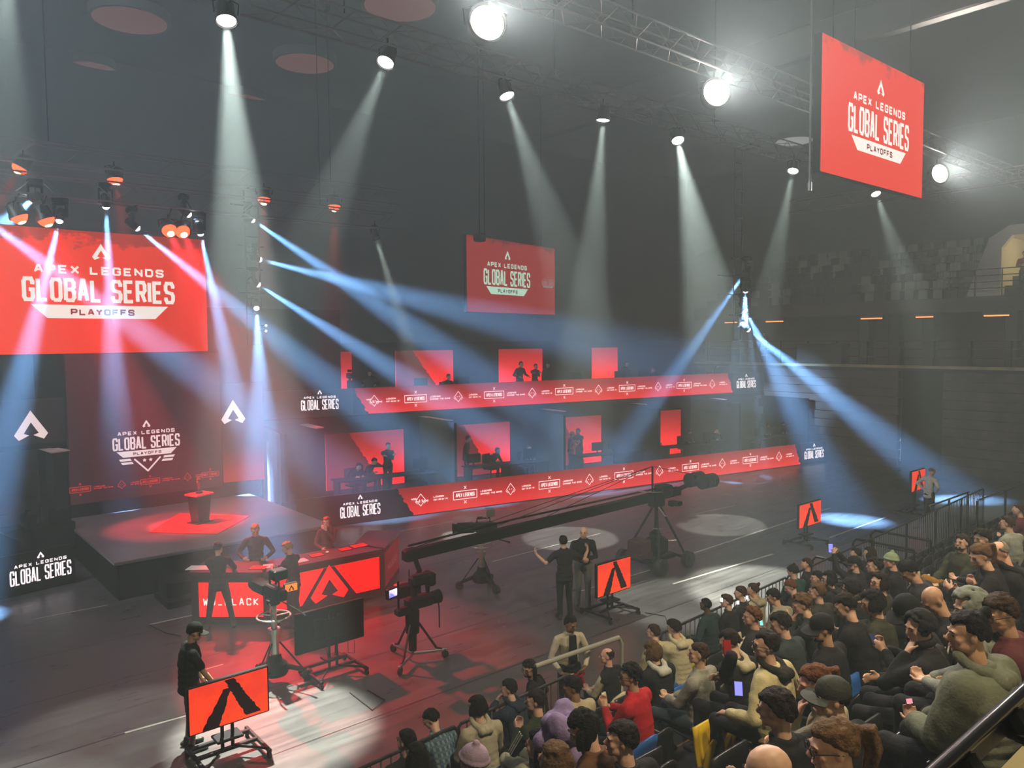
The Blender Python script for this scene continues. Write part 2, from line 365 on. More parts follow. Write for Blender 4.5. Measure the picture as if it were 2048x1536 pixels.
# guard rail along the concourse
e = empty('concourse_railing', (ENDX+.1, 8, 4.44), 0, 'dark railing along the far concourse edge with lit rails', 'railing')
RAILM = mat('rail_paint', (.16, .07, .05), .35, .5, bump=.03)
for z in (.35, .7, 1.05): MB().tube([(0, -16, z), (0, 16.5, z)], .025, 8).build('rail', RAILM, e, True)
mb = MB()
for i in range(24): mb.box((0, -16+i*1.4, .52), (.05, .05, 1.05))
mb.build('post', BLACKM, e)
# orange line reflections under the fascia, painted as glowing strips
STRIP = glow('reflection_strip', lin(255, 150, 80), 1.6, 'AUTO')
for i, (x0, x1, y, lb) in enumerate([(1532, 1566, 643, 'thin painted amber reflection under the far fascia, behind the light tower'), (1450, 1474, 645, 'thin painted amber reflection under the fascia, left of the light tower'), (1722, 1764, 637, 'painted amber reflection under the far fascia above the concourse kiosk'), (1832, 1866, 634, 'faint painted amber reflection right of the kiosk on the concourse'), (1968, 2018, 631, 'long painted amber reflection under the exit balcony')]):
    a, b = onx(x0, y, ENDX-.02), onx(x1, y, ENDX-.02)
    e = empty('reflection_strip', ((a+b)/2).to_tuple(), 0, lb, 'lamp', 'painted reflection strips on the concourse')
    MB().box((0, 0, 0), (.05, (a-b).length, .05)).build('tube', STRIP, e)
    MB().box((.05, 0, .1), (.06, (a-b).length+.1, .22), bev=.01).build('housing', STEELG, e)
# upper tier steps
for k in range(7):
    struct('tier_step', MB().box((ENDX+.7+k*.9, 8, 7.0+k*.42), (.9, 34, .5)).build('tier_step', CONC))
SEATG = [mat('tier_seat_grey', (.20, .21, .2), .5, bump=.03), mat('tier_seat_black', (.02, .02, .022), .5, bump=.03)]
rng = random.Random(4)
def tier_seat_mesh():
    mb = MB()
    mb.box((0, 0, .42), (.4, .42, .05), bev=.02)
    n = 6
    for i in range(n):
        y = -.21+.42*(i+.5)/n; q = (abs(i-2.5)/2.5)
        mb.box((.2-.05*q, y, .62), (.04, .42/n+.002, .36-.05*q))
    mb.box((.1, 0, .2), (.05, .36, .4)); return mb.mesh('tier_seat')
ts_me = [tier_seat_mesh(), tier_seat_mesh()]
for q in (0, 1): ts_me[q].materials.append(SEATG[q])
for k in range(6):
    for j in range(26):
        y = 22.5-j*.58
        if y < 11.9 and k < 4 or abs(y-17.3) < .6: continue
        o = bpy.data.objects.new('tier_seat', ts_me[0 if rng.random() < .3 else 1]); COL.objects.link(o)
        o.location = (ENDX+.75+k*.9, y, 7.25+k*.42)
        tag(o, 'empty tip-up seat high on the dark far tier', 'seat', 'empty seats of the far upper tier')
# exit portal on the upper tier
PORT = mat('portal_paint', (.62, .6, .5), .7, bump=.04)
px = ENDX+.6
e = empty('exit_portal', (px, 9.0, 7.25), 0, 'cream exit portal lit yellow on the far upper tier', 'portal')
pA = [(0, 3.05, 0), (0, 2.25, 2.3), (0, 1.55, 2.75), (0, -2.5, 2.75), (0, -2.5, 2.35), (0, 1.45, 2.35), (0, 1.8, 1.9), (0, 1.8, 0)]
MB().poly(pA, (.3, 0, 0)).build('frame', PORT, e)
MB().box((1.6, 1.9, 1.2), (3.0, .15, 2.4)).box((1.6, 0, 2.45), (3.0, 3.8, .15)).build('reveal', PORT, e)
MB().box((3.0, 0, 1.2), (.1, 3.8, 2.4)).build('back_panel', mat('portal_back', (.05, .05, .05), .8), e)
lt = MB().tube([(2.2, -.55, .25), (1.4, -1.25, 2.3)], .13, 8).build('lamp_tube', glow('yellow_tube', lin(255, 200, 60), 3.0, 'AUTO'), e)
tag(lt, 'yellow slanting light tube')
pl_ = bpy.data.lights.new('lamp_light', 'POINT'); pl_.energy = 60; pl_.color = (1, .8, .4); pl_.shadow_soft_size = .15; po_ = bpy.data.objects.new('lamp_light', pl_); COL.objects.link(po_); po_.parent = e; po_.location = (1.2, -.3, 1.9)
SGN = empty('exit_sign', (px-.06, 9.0-1.05, 9.6), 0, 'green lit exit sign on the cream portal', 'sign')
MB().box((0, 0, 0), (.08, .55, .26), bev=.02).build('case', PORT, SGN)
MB().box((-.045, 0, -.02), (.01, .48, .16)).build('panel', glow('exit_green', lin(150, 235, 60), 2.2, 'AUTO'), SGN)
SGN = empty('number_sign', (px-.06, 9.0-1.05, 9.93), 0, 'small pale block number plate above the green exit sign', 'sign')
MB().box((0, 0, 0), (.03, .5, .3), bev=.01).build('plate', mat('sign_plate', (.6, .6, .58), .6), SGN)
e = empty('balcony_rail', (px-.5, 9.2, 7.25), 0, 'dark balcony rail below the cream exit portal', 'railing')
for z in (.3, .55, .8, 1.05): MB().tube([(0, 3.4, z), (0, -1.6, z)], .022, 6).build('rail', BLACK, e, True)
mb = MB()
for i in range(6): mb.box((0, 3.3-i*.95, .52), (.04, .04, 1.05))
mb.build('post', BLACK, e)
tag(MB().box((px-.2, 8.75, 7.7), (.5, 1.9, .9), bev=.03).build('access_box', BLACKM), 'black draped block in front of the exit portal rail', 'block')
tag(MB().box((ENDX+.35, 18.0, 4.9), (.8, 2.2, .95), bev=.02).build('kiosk_counter', mat('kiosk', (.05, .05, .04), .7)), 'dark kiosk counter with pale edges on the far concourse', 'counter')
# ================================================================ flown rig: trusses and lamps
def truss(name, a, b, label, w=.5, bay=.55, parent=None):
    """box truss: four chords and zigzag lacing"""
    a, b = Vector(a), Vector(b); d = b-a; L = d.length; n = max(2, int(L/bay))
    e = empty(name, a, math.atan2(d.y, d.x), label, 'truss')
    ch = MB(); lc = MB(); h = w/2
    for y, z in ((-h, -h), (h, -h), (-h, h), (h, h)): ch.tube([(0, y, z), (L, y, z)], .026, 6)
    ch.build('chord', ALU, e)
    for i in range(n):
        x0, x1 = L*i/n, L*(i+1)/n; s = 1 if i % 2 else -1
        for y in (-h, h): lc.tube([(x0, y, -h*s), (x1, y, h*s)], .012, 5, False)
        for z in (-h, h): lc.tube([(x0, -h*s, z), (x1, h*s, z)], .012, 5, False)
    lc.build('lacing', ALU, e); return e
def hang(x, y, z0, z1, label):
    o = MB().tube([(x, y, z0), (x, y, z1)], .012, 6).box((x, y, z1-.08), (.16, .16, .16)).build('hoist_chain', BLACKM); tag(o, label, 'chain', 'hoist chains holding the trusses'); return o
T1Y, T1Z, T2Y, T2Z = 14.7, 12.24, 11.2, 12.3
truss('front_truss', (5.9, T1Y, T1Z), (40, T1Y, T1Z), 'silver lattice truss carrying the row of small white spots')
truss('audience_truss', (1.2, T2Y, T2Z), (40, T2Y, T2Z), 'silver lattice truss higher in the photo, with the amber floodlights')
truss('cross_truss', (30.6, 17.5, 11.2), (30.6, -4, 11.2), 'silver cross truss at the far end, right of the tilted red screen')
truss('stage_truss', (-2, 22.0, 9.55), (13.5, 22.0, 9.55), 'dark stage truss above the main red screen with white beam heads')
truss('rear_stage_truss', (-2, 23.2, 10.6), (14.5, 23.2, 10.6), 'dark rear stage truss carrying four single red lamps')
for x, y, z in ((8, T1Y, T1Z), (14, T1Y, T1Z), (21, T1Y, T1Z), (29, T1Y, T1Z), (13, T2Y, T2Z), (23, T2Y, T2Z), (30.6, 4, 11.2), (2, 22.0, 9.55), (11, 22.0, 9.55), (4, 23.2, 10.6), (12, 23.2, 10.6)):
    hang(x, y, z+.25, CZ, 'thin black hoist chain from the roof down to a truss')
def light(kind, name, parent, loc, W, col, tgt=None, ang=20, blend=.3, rad=.06, wpos=None):
    l = bpy.data.lights.new(name, kind); l.energy = W; l.color = col; l.shadow_soft_size = rad
    if kind == 'SPOT': l.spot_size = math.radians(ang); l.spot_blend = blend
    o = bpy.data.objects.new(name, l); COL.objects.link(o); o.parent = parent; o.location = loc
    if tgt is not None: o.rotation_euler = Vector(tgt).to_track_quat('-Z', 'Y').to_euler()
    return o
def can(pos, tgt, label, lens_mat, W, col, ang, blend, group, rad=.16, depth=.42, name='spot_lamp', kind='spotlight', yoke=True, lens_r=.9, hook=.4, lrad=.08, to=None, dome=.06):
    """a theatre can: barrel, lens, yoke, clamp, with its own light"""
    pos = Vector(pos); d = (Vector(tgt)-pos).normalized(); M = aim(d)
    e = empty(name, pos, 0, label, kind, group)
    MB().lathe([(rad*.55, -depth), (rad*.8, -depth*.85), (rad*.86, -depth*.3), (rad, -depth*.12), (rad*1.04, .02), (rad*.96, .02), (rad*.94, -.03)], 20, mtx=M).build('barrel', BLACK, e, True)
    MB().lathe([(rad*.1, rad*dome), (rad*.5, rad*dome*.86), (rad*lens_r*.85, rad*dome*.4+.006), (rad*lens_r*.97, -.01)], 24, mtx=M).build('lens', lens_mat, e, True)
    if yoke:
        sd = d.cross(Vector((0, 0, 1))); sd = sd.normalized() if sd.length > .05 else Vector((1, 0, 0))
        c = -d*depth*.4; up = Vector((0, 0, hook))
        MB().tube([c+sd*rad*1.05, c+sd*rad*1.15+up*.5, c+up*.62+sd*rad*.6, c+up*.62-sd*rad*.6, c-sd*rad*1.15+up*.5, c-sd*rad*1.05], .014, 6).tube([c+up*.6, c+up*1.0], .02, 6).build('yoke', BLACKM, e)
    if to is not None: MB().tube([Vector((0, 0, .2))-d*depth*.4, Vector(to)-pos], .02, 6).build('clamp_stem', BLACKM, e)
    if W: light('SPOT', 'lamp_light', e, d*(.06+rad*dome), W, col, d, ang, blend, lrad)
    return e
LENSW = glow('lens_white', (1, .97, .88), 14.0)
LENSA = glow('lens_amber', (1, .86, .55), 22.0)
LENSR = glow('lens_red', (1, .035, .012), 7.0)
LENSRC = glow('lens_red_core', (1, .62, .3), 9.0)
LENSB = glow('lens_beam', (.85, .93, 1), 16.0)
WARM = (.96, 1, .84)
# row of front spots on the front truss: place, aim on the floor, power, cone
front = [((453, 42), (4.45, 10.7), 42000, 15, 'white spot on the front truss, nearest the left end, largest of the row'),
         ((771, 125), (2.6, 12.0), 7500, 15, 'pale green-white spot under the truss left of the brightest amber flood'),
         ((1014, 192), (13.3, 10.1), 9000, 17, 'oval white spot under the truss below the brightest amber flood'),
         ((1206, 240), (15.3, 15.5), 12000, 14, 'white spot hung between the two large amber floods'),
         ((1356, 281), (15.4, 9.3), 34000, 17, 'white spot just left below the second amber flood'),
         ((1586, 342), (19.9, 13.6), 10000, 12, 'white spot on the truss just left of the tilted screen'),
         ((1752, 388), (28.0, 8.9), 8000, 15, 'small white spot right under the tilted red screen')]
for p, t, W, ang, lb in front:
    can(ony(*p, T1Y), (t[0], t[1], 0), lb, LENSW, W, WARM, ang, .22 if t[1] > 13 else .5, 'white spots on the front truss', rad=.2, to=(ony(*p, T1Y).x, T1Y-.25, T1Z-.25))
can((12.9, 21.9, 9.0), (13.25, 17.7, 0), 'small profile spot in the dark rig aimed at the floor before the stage wing', BLACK, 12000, WARM, 8.5, .1, None, rad=.14, to=(12.9, 22, 9.35))
can((2.1, T1Y, 11.66), (0.5, 10.5, 0), 'white spot out at the left end of the front truss', LENSW, 5000, WARM, 20, .4, 'white spots on the front truss', rad=.2)
# audience floods on the second truss
for p, t, W, lb in [((975, 45), (5, 1.0, 12.5), 6000, 'largest amber floodlight with a star of glare, top centre'), ((1433, 185), (9, 0.0, 12.5), 6000, 'second large amber floodlight, left of the tilted screen'), ((1880, 347), (22, -3, 12.5), 6500, 'floodlight behind the right edge of the tilted red screen')]:
    e = can(ony(*p, T2Y), t, lb, LENSA, W, (1, .93, .84), 128, .9, 'amber audience floods', rad=.36, depth=.4, name='flood_lamp', kind='floodlight', hook=.55, lrad=.2, to=(ony(*p, T2Y).x, T2Y-.25, T2Z-.25))
for x, t, W, lb in ((1.94, (-1, 1, 13.5), 6000, 'amber floodlight out past the left end of the audience truss'), (23.0, (17, -1, 14), 5000, 'amber floodlight hidden behind the tilted red screen')):
    can((x, T2Y, 11.5), t, lb, LENSA, W, (1, .90, .74), 128, .9, 'amber audience floods', rad=.36, depth=.4, name='flood_lamp', kind='floodlight', hook=.55, lrad=.2, to=(x, T2Y-.25, T2Z-.25))
can((-8.3, 17.0, 14.2), (14, 20, 9), 'added cool white wash lamp, unseen, high on the left end wall', LENSW, 9500, (.78, .92, 1), 105, .9, None, rad=.3, depth=.4, name='added_wash_lamp', kind='floodlight', hook=2.2, lrad=.2)  # invented fill lamp out of view, added to lift the haze
# house lamps high above the seats, behind the viewer
for x, y, W in ((3.5, 1.0, 1900), (9.0, 1.5, 2300), (15, 2.5, 1700)):
    can((x, y-1.2, 11.8), (x+1.2, y+3.2, 2.4), 'round house lamp hung above the seating rows', LENSW, W, (1, .82, .50), 95, .8, 'house lamps above the seats', rad=.3, depth=.35, name='house_lamp', kind='house lamp', hook=4.7, lrad=.35)
# red lamps over the stage
redp = [((41, 335), 23.2, 'single red lamp high at the far left above the stage'), ((230, 359), 23.2, 'single red lamp above the main screen emblem'), ((528, 398), 23.2, 'single red lamp to the right of the main screen, upper row'), ((669, 412), 23.2, 'rightmost single red lamp of the upper row'),
        ((38, 433), 22.0, 'red lamp on the left of the pair by the screen top'), ((92, 439), 22.0, 'red lamp on the right of the pair by the screen top left'), ((339, 461), 22.0, 'red lamp left of the close pair above the screen corner'), ((365, 463), 22.0, 'red lamp right of the close pair above the screen corner')]
redt = [((-1.5, 24, 1), 22), ((6.2, 21.2, .9), 22), ((8.6, 21.5, 0), 22), ((11.3, 22.3, 0), 22), ((6.2, 20.9, .9), 27), ((6.6, 20.8, .9), 17), ((6.4, 12.6, 0), 26), ((7.3, 13.1, 0), 26)]
for (p, Y, lb), (t, ang) in zip(redp, redt):
    P = ony(*p, Y)
    tz = (10.6 if Y > 23 else 9.55)-.2
    e = can(P, t, lb, LENSR, {30: 2500, 22: 2600, 27: 4000, 26: 11000, 17: 20000}[ang], (1, .02, .035), ang, .55, 'red stage lamps', rad=.22, depth=.35, dome=.75, name='red_lamp', kind='red lamp', hook=.35, to=(P.x, Y-.25, tz-.05))
    MB().lathe([(.02, .185), (.06, .178), (.085, .165), (.09, .14)], 16, mtx=aim(Vector(t)-P)).build('bulb', LENSRC, e)
# moving beam heads
BEAM = (.25, .53, 1.0)
def beam_head(p, t, Y, label, W=130000, ang=11, col=BEAM, blend=1.0):
    """moving head: base box, yoke arms, round head with lens"""
    pos = ony(*p, Y); d = (Vector(t)-pos).normalized(); M = aim(d)
    e = empty('moving_light', pos, 0, label, 'moving light', 'moving beam heads')
    MB().lathe([(.05, -.34), (.11, -.3), (.125, -.1), (.1, .0), (.075, .02)], 16, mtx=M).build('head', BLACK, e, True)
    MB().lathe([(.015, .075), (.05, .062), (.078, .03), (.085, .0)], 16, mtx=M).build('lens', LENSB, e, True)
    sd = Vector((d.y, -d.x, 0)); sd = sd.normalized() if sd.length > .05 else Vector((1, 0, 0)); c = -d*.15
    rot = Matrix((sd, Vector((-sd.y, sd.x, 0)), Vector((0, 0, 1)))).transposed()
    MB().box(c+sd*.15+Vector((0, 0, .11)), (.04, .09, .34), mtx=rot, bev=.01).box(c-sd*.15+Vector((0, 0, .11)), (.04, .09, .34), mtx=rot, bev=.01).box(c+Vector((0, 0, .27)), (.34, .12, .05), mtx=rot).build('yoke', BLACKM, e)
    MB().box(c+Vector((0, 0, .37)), (.3, .24, .14), mtx=rot, bev=.02).build('base', BLACKM, e)
    if Y == SY: MB().tube([c+Vector((0, 0, .4)), Vector((0, -.25, 9.3-pos.z))], .02, 6).build('clamp', BLACKM, e)
    else: MB().tube([c+Vector((0, 0, .4)), c+Vector((0, .33+(.45 if Y < 14.5 else 0), .4))], .02, 6).tube([c+Vector((-.42, .31+(.45 if Y < 14.5 else 0), .4)), c+Vector((.42, .31+(.45 if Y < 14.5 else 0), .4))], .022, 6).build('clamp', BLACKM, e)
    light('SPOT', 'beam_light', e, d*.14, W, col, d, ang, blend, .05)
    return e
SY = 22.0
beams = [((67, 398), onz(-420, 800), SY, 'beam head at the far left above the screen, beam going down left'),
         ((119, 441), onz(-75, 1240), SY, 'beam head at screen top left, beam straight down to the left edge'),
         ((212, 413), ony(236, 925, 23.96), SY, 'beam head above the main emblem, beam falling straight down'),
         ((274, 456), ony(890, 950, 21.2), SY, 'beam head at screen top, thin beam slanting right'),
         ((377, 429), ony(1010, 950, 20.6), SY, 'beam head whose broad beam runs down right to the ribbon'),
         ((401, 467), ony(508, 962, 23.8), SY, 'beam head at the screen top right corner, beam falling steeply'),
         ((505, 440), ony(1190, 905, 20.2), 23.5, 'topmost beam head of the left ladder, long beam to the right'),
         ((519, 519), ony(1530, 775, 19.5), 23.5, 'second beam head of the left ladder, flattest beam to the right'),
         ((516, 569), ony(1100, 940, 20.4), 23.5, 'third beam head of the left ladder, beam down to the right'),
         ((513, 616), onz(540, 1205), 23.5, 'lowest beam head of the left ladder, beam straight down to the desk'),
         ((1489, 548), ony(1200, 955, 19.8), T1Y, 'topmost beam head of the right ladder, beam down to the left'),
         ((1491, 581), ony(1479, 950, 17.6), T1Y-.45, 'second beam head of the right ladder, broad beam straight down'),
         ((1490, 620), onz(1700, 1040), T1Y, 'third beam head of the right ladder, beam down to the right'),
         ((1496, 659), onz(1925, 1000), T1Y, 'lowest beam head of the right ladder, bright beam to the far right'),
         ((-90, 395), ony(640, 925, 21.6), SY, 'beam head out past the left end of the screen, beam crossing right')]
for p, t, Y, lb in beams: beam_head(p, t, Y, lb, W={(1490, 620): 85000, (1491, 581): 150000, (1496, 659): 150000}.get(p, 130000), ang={(1491, 581): 17, (1490, 620): 18, (1496, 659): 13, (513, 616): 12}.get(p, 11))
# the two hanging ladders that carry heads, with small marker lamps
def ladder(x, y, z0, z1, label):
    e = empty('lamp_ladder', (x, y, 0), 0, label, 'ladder')
    mb = MB()
    for s in (-.22, .22): mb.tube([(s, .3, z0), (s, .3, z1)], .025, 6)
    k = int((z1-z0)/.45)
    for i in range(k+1): mb.tube([(-.22, .3, z0+i*(z1-z0)/k), (.22, .3, z0+i*(z1-z0)/k)], .018, 6)
    for s in (-.22, .22): mb.tube([(s, .3, z1-.02), (s, -.05, z1), (s, -.3, z1+.02)], .025, 6)
    mb.build('frame', BLACK, e); return e
c = ony(1491, 600, T1Y); ladder(c.x, c.y, 5.6, T1Z-.25, 'black hanging ladder with four beam heads on the right')
c = ony(514, 570, 23.5); ladder(c.x, c.y, 5.6, 10.4, 'black hanging ladder with four beam heads beside the main screen')
for p in ((532, 651), (532, 662)):
    c = ony(*p, 23.5); e = empty('marker_lamp', c, 0, 'upper tiny white marker lamp below the left ladder' if p[1] == 651 else 'lower tiny white marker lamp below the left ladder', 'lamp')
    MB().ball((0, 0, 0), .03, 10, 6).build('bulb', LENSW, e); MB().box((0, .06, 0), (.06, .08, .06), bev=.01).tube([(0, .08, 0), (-.12, .3, 0)], .012, 6).build('housing', BLACK, e)
# ================================================================ LED screens, stage, player wings
RED_BIG = noise_mix('led_big_red', (lin(236, 46, 6), lin(165, 38, 16)), 1.0, 1.1, 'Z', .1, 1.9, .74, .04, stretch=(1, 1, 1.6), grad=('X', -2.8, 2.8, 1.12, .78))
RED_MID = noise_mix('led_dim_red', (lin(140, 36, 34), lin(88, 28, 32)), 1.0, 1.3, 'Z', .1, 1.6, .80, .05)
RED_TILT = noise_mix('led_tilted_red', (lin(218, 50, 34), lin(158, 58, 50)), 1.0, 1.0, 'Z', .1, 1.9, .78, .05)
def frame_screen(name, o, ux, W, Hh, m, label, thick=.14, border=.05, group=None):
    """flat LED screen hung with its lower left corner at o; ux runs along it"""
    ux = Vector(ux).normalized(); e = empty(name, Vector(o)+ux*W/2+Vector((0, 0, Hh/2)), math.atan2(ux.y, ux.x), label, 'screen', group)
    MB().box((0, thick/2+.012, 0), (W+.04, thick, Hh+.04), bev=.02).build('cabinet', BLACKM, e)
    MB().box((0, .006, 0), (W, .012, Hh)).build('display', m, e)
    return e
def on_screen(e):  # marks in the local frame of a screen
    return Sheet((0, 0, 0), (1, 0, 0), (0, 0, 1), .004)
def bar_word(sh, x, y, W):
    sh.text('PLAYOFFS', x, y-W*.093, W*.046, W*.045, W*.011, W*.012, width=W*.42)
def mark(e, x, y, W, m=WHITE_LED, bar=True, gh=.17, barm=None, lean=0.0):
    sh = on_screen(e); sh.block(x, y, W, bar, gh, lean); o = sh.build('lettering', m, e)
    if bar:
        s2 = Sheet((0, 0, 0), (1, 0, 0), (0, 0, 1), .008); bar_word(s2, x, y, W); s2.build('bar_lettering', barm or DARK_RED_LED, e)
    return o
p = ony(416, 702, 24.0); W = 5.72
e = frame_screen('main_screen', (p.x-W, 24.0, 5.41), (1, 0, 0), W, 3.38, RED_BIG, 'largest red screen with the event name in white, above the stage at left')
mark(e, -.0, -.28, 3.86)
# dim screen hung behind, turned towards the seats
a, b = atd(933, 471, 28), atd(1109, 497, 32.6); ux = (b-a); ux.z = 0; W = ux.length
e = frame_screen('side_screen', (a.x, a.y, 6.72), ux, W, 2.8, RED_MID, 'dim red screen hung in the middle of the hall with pale green lettering')
MINT = glow('mint_led', lin(170, 212, 190), 1.0)
mark(e, -.42, -.35, W*.52, MINT, gh=.2, barm=glow('dark_led', lin(70, 36, 40), 1.0))
mark(e, W/2-.52, -.18, W*.155, glow('mint_dim_led', lin(135, 118, 118), 1.0), gh=.2, barm=glow('dark_led', lin(70, 36, 40), 1.0))
tag(MB().box((a.x+ux.x*.08, a.y+ux.y*.08-.3, 9.42), (.35, .35, .3), bev=.04).tube([(a.x+ux.x*.08, a.y+ux.y*.08-.3, 9.5), (a.x+ux.x*.08, a.y+ux.y*.08-.3, CZ)], .015, 6).build('hung_speaker', BLACKM), 'small black speaker hung at the top left corner of the dim red screen', 'speaker')
for q in (.2, .85): hang(a.x+ux.x*q, a.y+ux.y*q+.1, 9.4, CZ, 'thin black hoist chain from the roof down to the dim red screen')
# right screen near the seats
e = frame_screen('audience_screen', (17.9, 9.5, 9.69), (1, 0, 0), 5.83, 3.26, RED_TILT, 'tilted-looking bright red screen high at the right with the event name', thick=.2)
mark(e, .18, -.45, 3.55, gh=.2)
tag(MB().tube([(17.6, 9.62, 9.35), (17.6, 9.62, CZ)], .03, 8).lathe([(.05, 9.2), (.05, 9.4)], 12, c=(17.6, 9.62, 0)).build('hanging_pole', STEEL), 'thin vertical pole beside the left edge of the tilted red screen', 'pole')
for x in (18.6, 23.0): hang(x, 9.6, 12.9, CZ, 'thin black hoist chain from the roof down to the tilted screen')
# ---------------------------------------------------------------- stage
STG = mat('stage_top', (0.17, 0.15, 0.155), .38, bump=.05, var=.2, vscale=.8)
e = empty('stage', (6.65, 18.24, 0), 0, 'low dark stage with a pale top under the red spotlight', 'stage')
MB().box((0, 2.75, .86), (5.2, 5.5, .08), bev=.015).build('deck', STG, e)
MB().box((0, 2.8, .41), (5.0, 5.3, .82)).build('skirt', BLACKM, e)
tag(MB().box((6.4, 17.75, .22), (3.0, .7, .44), bev=.02).box((6.4, 17.55, .07), (3.2, 1.0, .14)).build('stage_steps', BLACKM), 'low black steps along the stage front behind the desk', 'steps')
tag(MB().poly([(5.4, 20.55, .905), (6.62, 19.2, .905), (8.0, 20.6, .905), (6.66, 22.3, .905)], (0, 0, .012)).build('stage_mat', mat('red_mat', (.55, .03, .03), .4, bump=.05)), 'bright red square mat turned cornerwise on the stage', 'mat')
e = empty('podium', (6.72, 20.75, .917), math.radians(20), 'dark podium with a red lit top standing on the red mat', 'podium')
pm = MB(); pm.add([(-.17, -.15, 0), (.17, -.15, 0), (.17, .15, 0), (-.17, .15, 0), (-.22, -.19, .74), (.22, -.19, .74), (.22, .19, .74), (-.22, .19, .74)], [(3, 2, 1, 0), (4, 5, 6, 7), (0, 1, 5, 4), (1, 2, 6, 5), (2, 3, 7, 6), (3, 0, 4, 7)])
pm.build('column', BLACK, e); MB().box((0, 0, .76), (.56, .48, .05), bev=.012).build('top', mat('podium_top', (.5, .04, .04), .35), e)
MB().box((0, 0, .015), (.5, .44, .03), bev=.01).build('foot', BLACK, e)
e = empty('trophy', (6.72, 20.75, .917+.785), .4, 'small dark trophy standing on the podium', 'trophy')
MB().lathe([(.09, 0), (.09, .04), (.05, .06), (.035, .12)], 16).build('base', BLACK, e, True)
MB().lathe([(.03, .11), (.05, .2), (.075, .3), (.04, .34), (.07, .36), (.02, .44)], 7).build('figure', mat('bronze', (.22, .12, .06), .35, .9, bump=.2, bscale=60), e)
# centre backdrop wall of LED panels
BACKD = glow('backdrop_led', lin(62, 30, 38), .85, 'AUTO')
e = empty('backdrop_screen', (6.4, 24.0, 1.2), 0, 'dark maroon backdrop screen behind the stage with the white event badge', 'screen')
MB().box((0, .1, 2.1), (4.2, .18, 4.2)).build('cabinet', BLACKM, e); MB().box((0, .004, 2.1), (4.18, .012, 4.18)).build('display', BACKD, e)
sh = Sheet((0, 0, 0), (1, 0, 0), (0, 0, 1), .008); cx, wy = -.07, 1.72
sh.block(cx, wy-.32+.0, 1.84, True, .2)
for s_ in (-1, 1):
    for q in (0, 1):
        x, y = cx+s_*(.60-.05*q), wy-.61-.1*q
        sh.poly([(x-.17, y+.035), (x-.13, y-.03), (x+.17, y-.03), (x+.13, y+.035)] if s_ < 0 else [(x-.13, y+.035), (x-.17, y-.03), (x+.13, y-.03), (x+.17, y+.035)])
    sh.seg((cx+s_*.36, wy-.6), (cx, wy-.98), .045, 0, .02); sh.star(cx+s_*.085, wy-.66, .065)
sh.build('badge', glow('badge_led', lin(232, 214, 216), .95), e)
s2 = Sheet((0, 0, 0), (1, 0, 0), (0, 0, 1), .012); bar_word(s2, cx, wy-.32, 1.84); s2.build('badge_lettering', BACKD, e)
def ribbon_marks(sh, boxes, z, gap=3.37, tmin=-9, tmax=99):
    for b in boxes:
        if tmin < b < tmax:
            sh.seg((b-.44, z+.135), (b+.44, z+.135), .022, .011, .011); sh.seg((b-.44, z-.135), (b+.44, z-.135), .022, .011, .011)
            sh.seg((b-.44, z-.135), (b-.44, z+.135), .022); sh.seg((b+.44, z-.135), (b+.44, z+.135), .022)
            sh.text('APEX LEGENDS', b, z-.065, .13, .075, .022, .012, width=.7)
            for dz in (.245, -.245):
                sh.seg((b-.045, z+dz-.05), (b+.045, z+dz+.05), .02); sh.seg((b-.045, z+dz+.05), (b+.045, z+dz-.05), .02)
        l = b+.58
        if tmin < l and l+.8 < tmax:
            sh.text('LEGENDS', l, z+.02, .06, .055, .014, .008, centre=False); sh.text('CHANGE THE GAME', l, z-.075, .06, .055, .014, .008, width=.84, centre=False)
        d = b+1.76
        if tmin < d < tmax: sh.diamond(d, z, .2)
        q = d+.46
        if tmin < q and q+.5 < tmax:
            sh.text('LONDON', q, z+.02, .06, .055, .014, .008, centre=False); sh.text('EST 02.04.19', q, z-.075, .052, .045, .012, .006, width=.5, centre=False)
def small_marks(sh, k, z):
    """the same strip at the backdrop's own size, red lines"""
    for b in (-1.85, -.02, 1.72):
        w = .26
        for y in (.075, -.075): sh.seg((b-w, z+y), (b+w, z+y), .014)
        for x in (-w, w): sh.seg((b+x, z-.075), (b+x, z+.075), .014)
        sh.text('APEX LEGENDS', b, z-.035, .07, .045, .013, .008, width=.42)
        for dz in (.15, -.15):
            sh.seg((b-.03, z+dz-.03), (b+.03, z+dz+.03), .014); sh.seg((b-.03, z+dz+.03), (b+.03, z+dz-.03), .014)
        if b < 1.5:
            sh.text('LEGENDS', b+.34, z+.01, .035, .035, .01, .006, centre=False); sh.text('CHANGE THE GAME', b+.34, z-.045, .035, .035, .01, .006, width=.5, centre=False)
            sh.diamond(b+1.06, z, .12); sh.text('LONDON', b+1.3, z+.01, .035, .035, .01, .006, centre=False); sh.text('EST 02.04.19', b+1.3, z-.045, .032, .03, .009, .004, width=.3, centre=False)
sh = Sheet((0, 0, 0), (1, 0, 0), (0, 0, 1), .008); small_marks(sh, 1, .42); sh.build('lettering', RED_LINE_LED, e)
